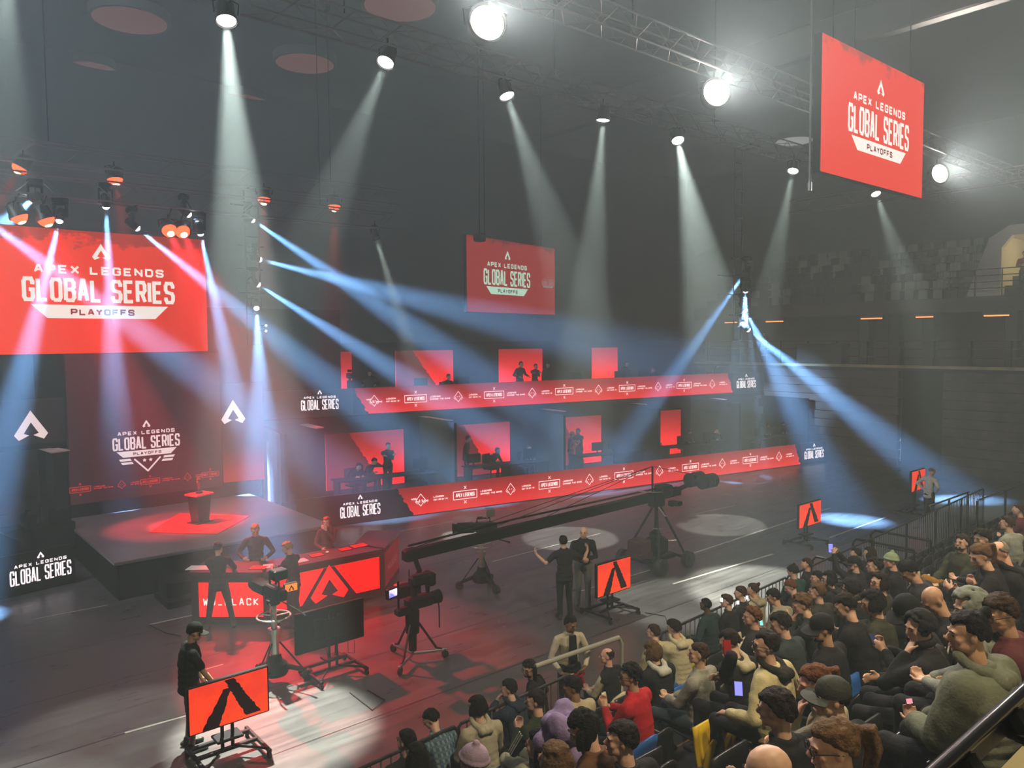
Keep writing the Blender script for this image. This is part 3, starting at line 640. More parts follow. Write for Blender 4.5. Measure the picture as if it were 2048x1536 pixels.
# flank panel with the lone emblem, and the bright slim bar by the stairs
FLANK = noise_mix('flank_led', (lin(150, 26, 30), lin(60, 24, 32)), 1.0, .8, 'Z', -1.3, -.2, .5, .4, grad=('Z', -1.5, .4, 1.0, .35))
a, b = Vector((8.52, 24.0, 0)), Vector((9.75, 23.75, 0)); ux = b-a
e = frame_screen('flank_screen', (a.x, a.y, 1.3), ux, ux.length, 3.1, FLANK, 'dark red flank screen with one large white emblem, right of the backdrop')
sh = on_screen(e); sh.emblem(-.28, .27, .72, .76); sh.build('emblem', glow('emblem_led', lin(240, 222, 226), 1.0), e)
PODR = noise_mix('pod_led_slim', (lin(235, 12, 16), lin(150, 30, 40)), 1.0, .8, 'Z', -.5, .9, .6, .3, grad=('Z', -.9, .9, 1.7, .6))
e = frame_screen('slim_screen', (10.0, 23.85, .95), (1, .1, 0), .45, 1.82, PODR, 'narrow bright red upright screen beside the stair fins')
# ---------------------------------------------------------------- player wings (tiered player stations)
RIB = noise_mix('ribbon_led', (lin(212, 30, 34), lin(196, 36, 42)), 1.15, 1.5, 'Z', .1, .9, .55, .3, grad=('Z', 0.0, .95, 1.25, .42))
WO, WA = Vector((12.95, 21.01, 0)), math.radians(-10.15)
LO, LA = Vector((3.7, 20.51, 0)), math.radians(10.15)
def wl(o, ang, t, s, z=0): return o+Vector((math.cos(ang)*t-math.sin(ang)*s, math.sin(ang)*t+math.cos(ang)*s, z))
def wthing(name, o, ang, t, s, z, label, cat, group=None): return empty(name, wl(o, ang, t, s, z), ang, label, cat, group)
BLK = mat('wing_black', (.006, .006, .008), .75, spec=.15, bump=.05, var=.3, vscale=2)
def ragged(t0, t1, z0, z1, rg):
    """outline of the red ribbon with torn ends"""
    n = 16
    L = [(t0+.55*(1-i/n)+rg.uniform(-.05, .05)*(0 < i < n), z0+(z1-z0)*i/n) for i in range(n+1)]
    R = [(t1-.35*(i/n)+rg.uniform(-.05, .05)*(0 < i < n), z0+(z1-z0)*i/n) for i in range(n+1)]
    return L, R
def ribbon(o, ang, s, z0, z1, t0, t1, boxes, zc, label, mm, seed, lm):
    e = wthing('led_ribbon', o, ang, 0, s, 0, label, 'screen', None)
    e.location.z = z0; H = z1-z0; rg = random.Random(seed); L, R = ragged(t0, t1, 0, H, rg)
    mb = MB()
    for i in range(len(L)-1):
        mb.add([(L[i][0], -.03, L[i][1]), (R[i][0], -.03, R[i][1]), (R[i+1][0], -.03, R[i+1][1]), (L[i+1][0], -.03, L[i+1][1])], [(0, 1, 2, 3)])
    mb.build('display', mm, e)
    MB().box(((t0+t1)/2, .01, H/2), (t1-t0+.02, .06, H)).build('cabinet', BLACKM, e)
    sh = Sheet((0, -.03, 0), (1, 0, 0), (0, 0, 1), .006); ribbon_marks(sh, boxes, zc-z0, tmin=t0+.45, tmax=t1-.3)
    if t0+.4 < boxes[0]-1.3:  # the torn end cuts the first motto
        sh.text('NDS', t0+.48, zc-z0+.02, .06, .055, .014, .008, centre=False); sh.text('THE GAME', t0+.62, zc-z0-.075, .06, .055, .014, .008, centre=False); sh.diamond(boxes[0]-1.62, zc-z0, .2)
        sh.text('LONDON', boxes[0]-1.16, zc-z0+.02, .06, .055, .014, .008, centre=False); sh.text('EST 02.04.19', boxes[0]-1.16, zc-z0-.075, .052, .045, .012, .006, width=.5, centre=False)
    sh.build('lettering', lm, e); return e
RIBW = glow('ribbon_white_led', lin(250, 222, 222), 1.25)
LOGOW = glow('logo_white_led', lin(250, 240, 246), 1.15)
def logo_panel(o, ang, t0, t1, s, z0, z1, tc, zc, W, label, gh=.27, emblem=True, lean=0.0, m=None):
    e = wthing('logo_panel', o, ang, (t0+t1)/2, s, z0, label, 'screen', None)
    MB().box((0, .03, (z1-z0)/2), (t1-t0, .06, z1-z0)).build('panel', mat('dark_led_face', (.012, .012, .016), .35), e)
    sh = Sheet((0, 0, 0), (1, 0, 0), (0, 0, 1), .008)
    if W > 0: sh.block(tc-(t0+t1)/2, zc-z0, W, False, gh, lean)
    else: sh.emblem(tc-(t0+t1)/2, zc-z0, -W, -W*.98)
    sh.build('lettering', m or LOGOW, e); return e
# --- right wing
e = wthing('player_deck', WO, WA, 0, 0, 0, 'lower black player deck of the right wing, on the floor', 'deck')
MB().box((8.6, 4.6, .2), (24.4, 9.1, .4)).build('platform', BLK, e)
MB().box((8.6, .1, .45), (24.4, .12, .9)).build('parapet', BLK, e)
e = wthing('player_deck', WO, WA, 0, 3.5, 2.85, 'upper black player deck of the right wing, over the lower stations', 'deck')
MB().box((8.6, 3.4, .075), (24.4, 6.8, .15)).build('platform', BLK, e)
MB().box((8.6, .1, .65), (24.4, .12, .95)).build('parapet', BLK, e)
BX = [2.43, 5.8, 9.17, 12.55, 15.95]
ribbon(WO, WA, -.01, .03, .95, 0, 19.1, BX, .5, 'lower long red LED ribbon with white mottos on the right wing', RIB, 1, RIBW)
ribbon(WO, WA, 3.54, 3.06, 4.0, -.2, 18.6, [2.2, 5.53, 8.86, 12.17, 15.48], 3.52, 'upper long red LED ribbon with white mottos on the right wing', RIB, 2, RIBW)
logo_panel(WO, WA, -3.2, 0, -.02, .03, .95, -1.22, .22, 1.3, 'black logo panel left of the lower red ribbon, right wing')
logo_panel(WO, WA, 19.1, 20.8, -.02, .03, .95, 20.03, .22, 1.3, 'black logo panel at the far right end of the lower red ribbon')
logo_panel(WO, WA, -3.3, -.2, 3.52, 3.06, 4.0, -1.4, 3.3, 1.32, 'black logo panel left of the upper red ribbon')
logo_panel(WO, WA, 18.6, 20.8, 3.52, 3.06, 4.0, 19.5, 3.25, 1.3, 'black logo panel at the far right end of the upper red ribbon')
# walls behind the stations
e = wthing('station_backing', WO, WA, 0, 0, .4, 'black rear panel behind the lower player stations', 'wall panel')
MB().box((8.6, 4.1, 1.2), (24.4, .12, 2.42)).build('panel', BLK, e)
e = wthing('station_backing', WO, WA, 0, 0, 3.0, 'black rear panel behind the upper player stations', 'wall panel')
MB().box((8.6, 7.7, 1.3), (24.4, .12, 2.6)).build('panel', BLK, e)
FIN = mat('partition_black', (.004, .004, .005), .9, spec=.1, bump=.04)
for k, t in enumerate((-3.25, 2.55, 7.1, 11.75, 16.3, 20.75)):
    e = wthing('station_divider', WO, WA, t, 2.4, .4, 'black upright partition between the lower player stations', 'partition', 'partitions between player stations')
    MB().box((0, 0, 1.22), (.1, 3.0, 2.42)).build('panel', FIN, e)
def pod_screen(t0, t1, s, z0, z1, lab, seed, diag=True):
    W = t1-t0; e = wthing('station_screen', WO, WA, (t0+t1)/2, s, (z0+z1)/2, lab, 'screen', 'red screens behind the player stations')
    H = z1-z0
    MB().box((0, .05, 0), (W+.06, .08, H+.06)).build('cabinet', BLACKM, e); MB().box((0, .004, 0), (W, .012, H)).build('display', POD, e)
    if diag:
        rg = random.Random(seed); mb = MB(); n = 18; x0 = -W/2+.02
        for i in range(n):
            za, zb = H/2-H*i/n, H/2-H*(i+1)/n
            xa, xb = -W/2+W*(.29+.42*i/n)+rg.uniform(-.04, .04), -W/2+W*(.29+.42*(i+1)/n)+rg.uniform(-.04, .04)
            mb.add([(x0, -.006, zb), (max(xb, x0+.01), -.006, zb), (max(xa, x0+.01), -.006, za), (x0, -.006, za)], [(0, 1, 2, 3)])
        mb.build('dark_graphic', PODD, e)
    return e
POD = noise_mix('pod_led', (lin(232, 16, 20), lin(205, 30, 36)), 1.0, 1.5, 'Z', -1, 1, .5, .3, grad=('Z', -.9, .9, 1.9, .42))
PODD = noise_mix('pod_led_dark', (lin(120, 22, 30), lin(96, 24, 34)), 1.0, 1.5, 'Z', -1, 1, .5, .3, grad=('Z', -.9, .9, 1.2, .55))
for k, lb in enumerate(('leftmost red screen behind the lower player stations', 'second red screen behind the lower player stations', 'third red screen of the lower stations, behind the pair facing each other', 'narrow rightmost red screen of the lower player stations')):
    pod_screen(-1.25+4.55*k, 1.69+4.53*k, 3.5, .42, 2.42, lb, k)
for k, (t0, t1, lb) in enumerate(((-2.05, .9, 'leftmost red screen behind the upper player stations'), (2.75, 5.4, 'second red screen behind the upper player stations'), (7.65, 9.95, 'third red screen of the upper stations, behind three standing people'), (12.75, 14.3, 'rightmost red screen of the upper player stations'))):
    pod_screen(t0, t1, 6.9, 3.72 if k else 3.3, 5.26, lb, k+7, k < 2)
DKR = mat('pod_back_red', (.10, .02, .022), .6, bump=.04)
# pale soffit strips under the upper deck; pinkish tint paints a dim red reflection
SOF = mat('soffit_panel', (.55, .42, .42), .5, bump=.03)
for i, (a, b) in enumerate((((832, 831), (903, 841)), ((1047, 813), (1130, 823)), ((1232, 803), (1292, 809)), ((1390, 793), (1452, 799)))):
    P, Q = onz(*a, 2.83), onz(*b, 2.83); d = Q-P
    tag(MB().box((P+Q)/2+Vector((0, 0, -.0)), (d.length, .16, .03), rz=math.atan2(d.y, d.x), bev=.008).build('soffit_strip', SOF), ('first', 'second', 'third', 'fourth')[i]+' pale slanted strip from the left under the upper player deck', 'strip', 'soffit strips of the right wing')
# wing end with upright fins and soffit
e = wthing('wing_stair_box', WO, WA, -3.3, 0, 0, 'dark end wall of the right wing with upright pale fins', 'wall panel')
EW = mat('wing_end', (.075, .07, .078), .7, bump=.04)
MB().box((-.1, 4.6, 1.42), (.12, 6.8, 2.82)).build('panel', EW, e)
for i in range(6): MB().box((-.2, 2.2+i*.62, 1.5), (.07, .05, 2.0), bev=.01).build('fin', mat('fin_grey', (.3, .28, .3), .5), e)
P, Q = onz(566, 842, 2.84), onz(646, 856, 2.84)
tag(MB().poly([onz(604, 846, 2.82), onz(648, 856, 2.82), onz(632, 858, 2.82), onz(600, 850, 2.82)], (0, 0, .03)).build('soffit_strip', SOF), 'pale wedge of soffit under the upper left logo panel, right wing', 'strip')
# small far panels left of the upper ribbon
for (x0, x1, y0, y1, lb) in ((482, 495, 700, 722, 'tiny dim red panel in the dark gap right of the main screen'), (521, 549, 667, 712, 'small dim red panel just above the left end of the upper stations')):
    a, b = atd(x0, y1, 29), atd(x1, y0, 29); e = empty('accent_screen', (a+b)/2, WA, lb, 'screen')
    MB().box((0, 0, 0), ((b-a).length*.85 if False else Vector((b.x-a.x, b.y-a.y, 0)).length, .06, abs(b.z-a.z))).build('display', glow('accent_red', lin(118, 28, 34), 1.0), e); MB().box((0, .05, 0), (Vector((b.x-a.x, b.y-a.y, 0)).length+.06, .04, abs(b.z-a.z)+.06)).build('cabinet', BLACKM, e)
# --- left wing, mostly outside the frame
e = wthing('player_deck', LO, LA, 0, 0, 0, 'black lower player deck of the left wing at the photo edge', 'deck')
MB().box((-5, 3.5, .2), (10, 7, .4)).build('platform', BLK, e); MB().box((-5, .1, .46), (10, .12, .92)).build('parapet', BLK, e)
logo_panel(LO, LA, -4.0, 0, -.02, .03, .95, -.72, .24, 1.28, 'black logo panel low at the left photo edge, left wing')
e = wthing('player_deck', LO, LA, 0, 3.5, 2.85, 'black upper player deck of the left wing at the photo edge', 'deck')
MB().box((-4.2, 2.5, .15), (11, 5, .3)).build('platform', BLK, e)
logo_panel(LO, LA, -4.5, 1.3, 3.48, 3.0, 4.2, .36, 3.1, -.82, 'black panel with a large white emblem at the left photo edge', m=glow('emblem_pale_led', lin(225, 205, 208), 1.0))
tag(MB().poly([onz(36, 886, 2.8), onz(72, 889, 2.8), onz(140, 902, 2.8), onz(104, 907, 2.8)], (0, 0, .03)).build('soffit_strip', SOF), 'pale soffit strip under the left emblem panel', 'strip')
e = wthing('wing_post', LO, LA, 1.1, 3.7, 0, 'black upright pillar at the inner end of the left wing', 'post')
MB().box((0, 0, 1.42), (.5, .5, 2.84), bev=.02).build('shaft', BLK, e)
e = wthing('station_backing', LO, LA, -5, 5.6, .4, 'dark red-lit rear panel of the left wing', 'wall panel')
MB().box((0.2, 0, 1.2), (9.6, .12, 2.4)).build('panel', DKR, e)
e = wthing('station_glow_lamp', LO, LA, .25, 5.0, .5, 'hidden floor lamp lighting the left wing wall red', 'lamp')
MB().box((0, 0, 0), (.5, .14, .14), bev=.02).build('housing', BLACK, e)
light('SPOT', 'lamp_light', e, (0, 0, .1), 60, (1, .06, .05), (0, .45, .8), 120, 1.0, .1)
tag(MB().box(wl(LO, LA, .2, 2.0, .75), (1.0, .6, .7), rz=LA, bev=.02).box(wl(LO, LA, .45, 2.0, 1.25), (.5, .08, .32), rz=LA).box(wl(LO, LA, -.3, 1.9, 1.3), (.3, .3, .45), rz=LA, bev=.08).build('player_desk', BLACKM), 'black player desk with a monitor on the left wing', 'desk')
tag(MB().box((8.5, 25.2, 3.4), (9.5, .12, 6.8)).build('stage_drape', BLACKM), 'black drape behind the stage backdrop', 'drape')
# ================================================================ caster desk on the floor
DESKM = mat('desk_black', (.016, .015, .017), .35, bump=.03)
DTOP = mat('desk_top', (.05, .02, .022), .3, bump=.03)
DLED = noise_mix('desk_led', (lin(240, 12, 10), lin(222, 16, 12)), 1.5, 2.0, 'Z', -3, 3, .62, .1)
F = [Vector(p) for p in ((4.89, 15.79, 0), (6.02, 14.80, 0), (8.70, 14.70, 0), (9.80, 15.85, 0))]
Bk = [Vector(p) for p in ((5.40, 16.38, 0), (6.32, 15.55, 0), (8.42, 15.47, 0), (9.25, 16.35, 0))]
e = empty('caster_desk', (7.3, 15.6, 0), 0, 'long black angled presenter desk with red LED fronts on the arena floor', 'desk')
R0 = Vector((7.3, 15.6, 0))
z = lambda p, h: p-R0+Vector((0, 0, h))
mb = MB(); tp = MB()
for i in range(3):
    a, b, c, d = F[i], F[i+1], Bk[i+1], Bk[i]
    mb.poly([z(a, .04), z(b, .04), z(c, .04), z(d, .04)], (0, 0, .98))
    cen = (a+b+c+d)/4; g = lambda p: p+(p-cen).normalized()*.05
    tp.poly([z(g(a), 1.02), z(g(b), 1.02), z(g(c), 1.02), z(g(d), 1.02)], (0, 0, .06))
mb.build('body', DESKM, e); tp.build('counter', DTOP, e)
def front_panel(i, m0, m1, z0, z1):
    a, b = F[i], F[i+1]; ux = (b-a).normalized(); nn = Vector((ux.y, -ux.x, 0)); o = a+ux*m0+nn*.012; L = (b-a).length-m0-m1
    pm = MB(); pm.poly([z(o, z0), z(o+ux*L, z0), z(o+ux*L, z1), z(o, z1)], -nn*.02); p = pm.build('led_panel', DLED, e)
    return p, Sheet(z(o, z0)+nn*.004, ux, (0, 0, 1), .006), L, z1-z0
p, sh, L, H = front_panel(0, .16, .05, .17, .87)
sh.text('WD_BLACK', L*.50, H*.34, .15, .10, .024, .045, width=1.12); sh.build('lettering', WHITE_LED, p)
p, sh, L, H = front_panel(1, .08, .12, .22, .92)
s2 = MB(); w_, h_ = .86, .78
x0, y0 = L*.52, -.03
def desk_emblem(sh, k):
    q = [(.5,1),(1,.2),(.87,.02),(.56,.17),(.72,.235),(.5,.6),(.28,.235),(.44,.17),(.13,.02),(0,.2)]
    return [(x0+(a-.5)*w_*k, y0+b*h_) for a, b in reversed(q)]
dk = Sheet(sh.o-sh.n*.004, sh.ux, sh.uy, 0)
dk.poly([(x0-.62, max(0, y0)), (x0+.62, max(0, y0)), (x0+.12, H), (x0-.12, H)]); dk.build('emblem_ground', glow('desk_emblem_dark', lin(44, 12, 20), 1.0), p)
sh.poly(desk_emblem(sh, 1.0)); sh.build('emblem', DLED, p)
p, sh, L, H = front_panel(2, .1, .05, .2, .95)
sh.text('WD_BLACK', L*.5, H*.38, .15, .10, .024, .045, width=1.0); sh.build('lettering', glow('dim_letter', lin(150, 90, 90), .6), p)
MATS['desk_led'].use_nodes = True
p.data.materials[0] = glow('desk_side_led', lin(92, 24, 26), 1.0)
PAPER = mat('paper', (.75, .74, .70), .8, bump=.02); TABLET = glow('tablet_red', lin(235, 22, 20), 1.6)
def on_desk(px, py, w_, d_, rz, m, name, label, cat, h=.012):
    P = onz(px, py, 1.08); o = empty(name, P, rz, label, cat)
    MB().box((0, 0, h/2), (w_, d_, h), bev=.003).build('sheet' if m is PAPER else 'case', m if m is PAPER else BLACK, o)
    if m is not PAPER: MB().box((0, 0, h+.002), (w_*.9, d_*.86, .003)).build('display', m, o)
    return o
on_desk(403, 1136, .55, .30, -.72, PAPER, 'paper_sheet', 'grey paper sheet on the left end of the desk', 'paper')
on_desk(430, 1134, .16, .22, -.72, TABLET, 'tablet', 'red lit tablet at the left elbow of the dark-jacketed presenter', 'tablet')
on_desk(517, 1136, .34, .24, -.72, TABLET, 'tablet', 'red lit tablet between the two presenters at the desk corner', 'tablet')
on_desk(535, 1133, .2, .28, -.5, PAPER, 'paper_sheet', 'brightly lit white paper in front of the blond presenter', 'paper')
on_desk(600, 1122, .3, .24, 0, PAPER, 'paper_sheet', 'white paper on the desk right of the blond presenter', 'paper')
on_desk(633, 1111, .3, .22, 0, TABLET, 'tablet', 'red lit tablet nearest the long-haired woman', 'tablet')
on_desk(690, 1099, .28, .22, 0, TABLET, 'tablet', 'smaller red lit tablet of the pair at the right of the desk', 'tablet')
on_desk(718, 1092, .38, .26, 0, TABLET, 'tablet', 'larger red lit tablet of the pair at the right of the desk', 'tablet')
P = onz(655, 1106, 1.08); tag(MB().ball((P.x, P.y, 1.1), (.035, .05, .022), 12, 8).build('computer_mouse', PAPER, None, True), 'small white computer mouse on the desk', 'mouse')
# ================================================================ rolling monitors
ORANGE = noise_mix('monitor_led', (lin(232, 62, 28), lin(205, 52, 34)), 1.25, 3.0, 'Z', -2, 2, .68, .12)
ORBLK = glow('monitor_dark_led', lin(34, 22, 22), .8)
def caster(mb, x, y, r=.05):
    mb.tube([(x-.018, y, r), (x+.018, y, r)], r, 12); mb.box((x, y, r*1.6), (.05, .03, r*1.7))
def rolling_stand(e, W, zt, zb, back=1):
    """twin poles on an H base with casters; local +Y is behind the screen"""
    y = .12*back; pm = MB()
    for s in (-.07, .07): pm.tube([(s, y, .12), (s, y, zt-.1)], .024, 10)
    pm.box((0, y, (zt+zb)/2), (.3, .05, .34), bev=.01); pm.build('pole', BLACK, e, True)
    bm_ = MB(); hw = .42
    for s in (-1, 1): bm_.box((s*hw, y, .11), (.05, .86, .05), bev=.008)
    bm_.box((0, y+.3, .12), (2*hw, .06, .05), bev=.008).box((0, y, .12), (2*hw, .06, .05), bev=.008)
    for s in (-1, 1): bm_.tube([(s*hw, y-.38, .13), (s*.07, y+.02, .14)], .02, 6)
    bm_.box((0, y, .3), (.36, .26, .04), bev=.008); bm_.build('base', BLACK, e)
    for s in (-1, 1):
        for q in (-.4, .4):
            c = MB(); caster(c, s*hw, y+q); c.build('caster', RUBBER, e, True)
def monitor(TL, TR, BR, BL, Y, label, rz=0):
    P = [ony(*q, Y) for q in (TL, TR, BR, BL)]
    xc = sum(p.x for p in P)/4; W = (P[1].x-P[0].x+P[2].x-P[3].x)/2; zt = (P[0].z+P[1].z)/2; zb = (P[2].z+P[3].z)/2; H = zt-zb
    e = empty('rolling_monitor', (xc, Y, 0), rz, label, 'monitor', 'monitors on rolling stands')
    MB().box((0, .035, (zt+zb)/2), (W+.05, .07, H+.05), bev=.012).build('casing', BLACK, e)
    d = MB().box((0, -.004, (zt+zb)/2), (W, .01, H)).build('display', ORANGE, e)
    sh = Sheet((-W/2, -.009, zb), (1, 0, 0), (0, 0, 1), .003); rg = random.Random(int(W*1000))
    def leg(a0, a1, b0, b1, z0, z1):
        n = 14
        for i in range(n):
            u, v_ = i/n, (i+1)/n; j = lambda: rg.uniform(-.012, .012)
            sh.poly([((a0+(b0-a0)*u+j())*W, (z0+(z1-z0)*u)*H), ((a1+(b1-a1)*u+j())*W, (z0+(z1-z0)*u)*H), ((a1+(b1-a1)*v_+j())*W, (z0+(z1-z0)*v_)*H), ((a0+(b0-a0)*v_+j())*W, (z0+(z1-z0)*v_)*H)])
    leg(.14, .36, .42, .52, 0, .80); leg(.70, .90, .44, .56, .06, .99)
    sh.build('dark_emblem', ORBLK, d); rolling_stand(e, W, zt, zb); return e
monitor((377, 1383), (535, 1332), (534, 1422), (380, 1470), 10.25, 'orange monitor on a stand in front of the man in shorts, nearest the viewer')
monitor((1195, 1130), (1260, 1115), (1260, 1172), (1196, 1197), 10.5, 'orange monitor on a stand beside the two standing presenters')
monitor((1599, 1012), (1641, 1000), (1641, 1044), (1599, 1056), 10.55, 'orange monitor on a stand alone on the blue-lit floor')
monitor((1824, 943), (1850, 939), (1849, 978), (1824, 981), 10.1, 'farthest orange monitor, behind the steward in a white shirt')
# the monitor seen from behind
Y = 11.8; P = [ony(*q, Y) for q in ((601, 1221), (723, 1199), (724, 1262), (606, 1293))]
xc = sum(p.x for p in P)/4; W = 1.28; zt, zb = 1.17, .47
e = empty('rolling_monitor', (xc, Y, 0), 0.0, 'large black monitor on a stand seen from behind, before the desk', 'monitor', 'monitors on rolling stands')
MB().box((0, .1, (zt+zb)/2), (W, .06, zt-zb), bev=.012).box((0, .06, (zt+zb)/2), (W*.5, .04, .4), bev=.01).build('casing', BLACK, e)
MB().box((0, .132, (zt+zb)/2), (W-.05, .006, zt-zb-.05)).build('display', ORANGE, e)
rolling_stand(e, W, zt, zb, .1)
cb = MB(); cb.tube([(.05, .03, .5), (.02, -.02, .35), (-.12, -.05, .3), (-.13, 0, .5)], .006, 5).tube([(.3, .04, .48), (.28, 0, .3), (.4, 0, .26), (.43, .04, .47)], .006, 5); cb.build('cable', RUBBER, e)
# ================================================================ studio pedestal cameras
SILV = mat('pedestal_steel', (.5, .5, .46), .28, .9, bump=.02)
def studio_camera(e, zc, M, vf_col=None, hood=True):
    """camera body with lens, handle, viewfinder on arm, pan bars; M turns local +Y to the view direction"""
    o = Vector((0, 0, zc)); T = lambda p: M @ Vector(p)+o
    MB().box(T((0, -.06, 0)), (.16, .42, .22), mtx=M, bev=.02).box(T((0, -.3, .0)), (.14, .12, .18), mtx=M, bev=.02).build('body', BLACK, e)
    MB().box(T((0, .36, 0)), (.22, .42, .21), mtx=M, bev=.03).tube([T((0, .56, 0)), T((0, .66, 0))], [.09, .115], 16).build('lens', BLACKM, e, True)
    MB().tube([T((0, .1, .11)), T((0, .1, .2)), T((0, -.2, .2)), T((0, -.2, .11))], .018, 8).box(T((.04, .02, .2)), (.05, .12, .05), mtx=M).build('handle', BLACKM, e, True)
    v = MB().box(T((.0, -.2, .33)), (.24, .2, .17), mtx=M, bev=.015).tube([T((0, -.1, .15)), T((0, -.18, .27))], .02, 8).build('viewfinder', SILV if hood else BLACK, e)
    if vf_col: MB().box(T((.0, -.303, .33)), (.2, .006, .13), mtx=M).build('display', vf_col, v)
    MB().lathe([(.1, -.22), (.12, -.2), (.12, -.13), (.08, -.11)], 16, c=tuple(o)).build('pan_head', BLACK, e, True)
    for s in (-1, 1): MB().tube([T((s*.1, -.05, -.17)), T((s*.22, -.45, -.28)), T((s*.24, -.62, -.33))], [.012, .012, .02], 8).build('pan_bar', BLACKM, e, True)
def pedestal(px, zc, heading, label, red=False):
    P = onz(*px); e = empty('pedestal_camera', (P.x, P.y, 0), 0, label, 'camera', 'pedestal cameras')
    M = Matrix.Rotation(heading-PI/2, 3, 'Z')
    MB().lathe([(.07, .25), (.07, zc*.55), (.1, zc*.55), (.1, zc*.6), (.05, zc*.6), (.05, zc-.2)], 16).build('column', SILV, e, True)
    MB().lathe([(.2, .16), (.22, .2), (.2, .34), (.12, .4), (.1, .5)], 16).build('hub', BLACK, e, True)
    n = 24; zr = zc-.42
    rg = MB(); ring = [Vector((.27*math.cos(2*PI*k/n), .27*math.sin(2*PI*k/n), zr)) for k in range(n+1)]; rg.tube(ring, .016, 8, False)
    for k in range(3): rg.tube([(0, 0, zr), (.27*math.cos(k*2.1), .27*math.sin(k*2.1), zr)], .012, 6)
    rg.build('steering_ring', SILV, e, True)
    for k in range(3):
        a = heading+k*2*PI/3; c = Vector((math.cos(a), math.sin(a), 0))
        lg = MB().tube([c*.1+Vector((0, 0, .3)), c*.5+Vector((0, 0, .16))], [.05, .035], 8).tube([c*.08+Vector((0, 0, .7)), c*.45+Vector((0, 0, .2))], .015, 6).build('leg', BLACK, e, True)
        w2 = MB(); t = Vector((-c.y, c.x, 0)); w2.tube([c*.52-t*.05+Vector((0, 0, .09)), c*.52+t*.05+Vector((0, 0, .09))], .09, 14); w2.build('wheel', RUBBER, e, True)
    studio_camera(e, zc, M, None, not red); return e
VFO = glow('viewfinder_orange', lin(245, 120, 40), 1.3)
e = pedestal((551, 1366), 1.56, math.radians(95), 'pedestal camera in the foreground with an orange viewfinder, left of the black monitor', True)
d = MB().box((.26, -.1, 1.60), (.24, .06, .15), bev=.01).build('side_monitor', BLACK, e)
MB().box((.26, -.133, 1.60), (.21, .006, .12)).build('display', VFO, d)
sh = Sheet((.26, -.137, 1.545), (1, 0, 0), (0, 0, 1), .003); sh.emblem(0, 0, .1, .1); sh.build('emblem', ORBLK, d)
pedestal((964, 1176), 1.42, math.radians(150), 'pedestal camera standing farther off, behind the crane arm')
# ---------------------------------------------------------------- tripod camera with black cover before the crane end
P = onz(826, 1322); e = empty('tripod_camera', (P.x, P.y, 0), 0, 'black tripod camera rig with a small lit monitor, under the crane end', 'camera')
HZ = .98
for k in range(3):
    a = math.radians(215+k*120); c = Vector((math.cos(a), math.sin(a), 0))
    MB().tube([Vector((0, 0, .78))+c*.05, c*.42+Vector((0, 0, .2)), c*.52+Vector((0, 0, .16))], .022, 8).build('leg', BLACK, e, True)
    dl = MB().box(c*.3+Vector((0, 0, .14)), (.64, .05, .05), rz=a, bev=.01).build('dolly_arm', STEEL, e)
    w2 = MB(); t = Vector((-c.y, c.x, 0)); w2.tube([c*.58-t*.025+Vector((0, 0, .065)), c*.58+t*.025+Vector((0, 0, .065))], .065, 12).box(c*.58+Vector((0, 0, .11)), (.05, .05, .1)); w2.build('wheel', RUBBER, dl, True)
MB().lathe([(.07, .2), (.075, .5), (.12, .52), (.13, .9), (.1, .96), (.11, 1.0)], 14).build('column', BLACKM, e, True)
MB().box((.16, .0, 1.05), (.56, .2, .22), bev=.04).tube([(.42, 0, 1.05), (.58, 0, 1.05)], [.11, .125], 14).build('box_lens', BLACKM, e, True)
MB().box((-.18, 0, .95), (.3, .16, .14), bev=.03).build('control_box', BLACKM, e)
MB().tube([(-.28, 0, .95), (-.28, 0, 1.5)], .02, 8).build('post', BLACK, e, True)
d = MB().box((-.42, -.03, 1.33), (.26, .09, .2), rz=.25, bev=.02).tube([(-.28, 0, 1.28), (-.4, 0, 1.3)], .018, 6).build('field_monitor', BLACK, e)
MB().box((-.431, -.078, 1.345), (.19, .006, .13), rz=.25).build('display', noise_mix('field_view', (lin(120, 115, 225), lin(250, 235, 240)), 1.4, 9.0, 'Z', 1, 1.7, .5, .1), d)
cv = MB(); cv.box((.18, 0, 1.44), (.42, .2, .2), bev=.05); cv.box((.37, 0, 1.42), (.14, .26, .24), bev=.03)
for x in (.08, .34): cv.tube([(x, 0, 1.4), (x+.05*(x-.2), .02, 1.2), (x, 0, 1.1)], [.06, .04, .02], 8)
cv.build('rain_cover', BLACKM, e); MB().tube([(0, 0, 1.0), (.02, 0, 1.35)], .03, 8).build('neck', BLACK, e, True)
MB().tube([(.56, .02, 1.02), (.6, .03, .8), (.6, .03, .45)], .012, 6).build('strap', BLACKM, e)
# ---------------------------------------------------------------- jib crane
e = empty('camera_crane', (15.0, 12.15, 0), 0, 'long black camera crane on a wheeled tripod with counterweights', 'crane')
AZ = 1.78
fr = Vector((7.75-15.0, 0.0, 1.66)); bk = Vector((1.95, .1, 1.92))
arm = MB(); n = 10; top = []; bot = []
dirv = (bk-fr); up = Vector((0, 0, 1))
arm.add([fr+Vector((0, s*.07, q)) for s in (-1, 1) for q in (-.10, .10)]+[Vector((.9, s*.08, AZ+q)) for s in (-1, 1) for q in (-.10, .10)], [(0, 1, 3, 2), (4, 6, 7, 5), (0, 4, 5, 1), (2, 3, 7, 6), (0, 2, 6, 4), (1, 5, 7, 3)])
arm.tube([fr+Vector((0, .05, .16)), Vector((-4.6, .05, AZ+.13)), Vector((.3, .05, AZ+.16))], .022, 6)
arm.tube([Vector((.6, 0, AZ)), bk], .06, 8); arm.tube([Vector((.6, .1, AZ-.1)), bk+Vector((0, .1, -.05))], .03, 8)
arm.build('boom', BLACKM, e, True)
cbm = MB(); mast = Vector((-.15, 0, AZ+.75))
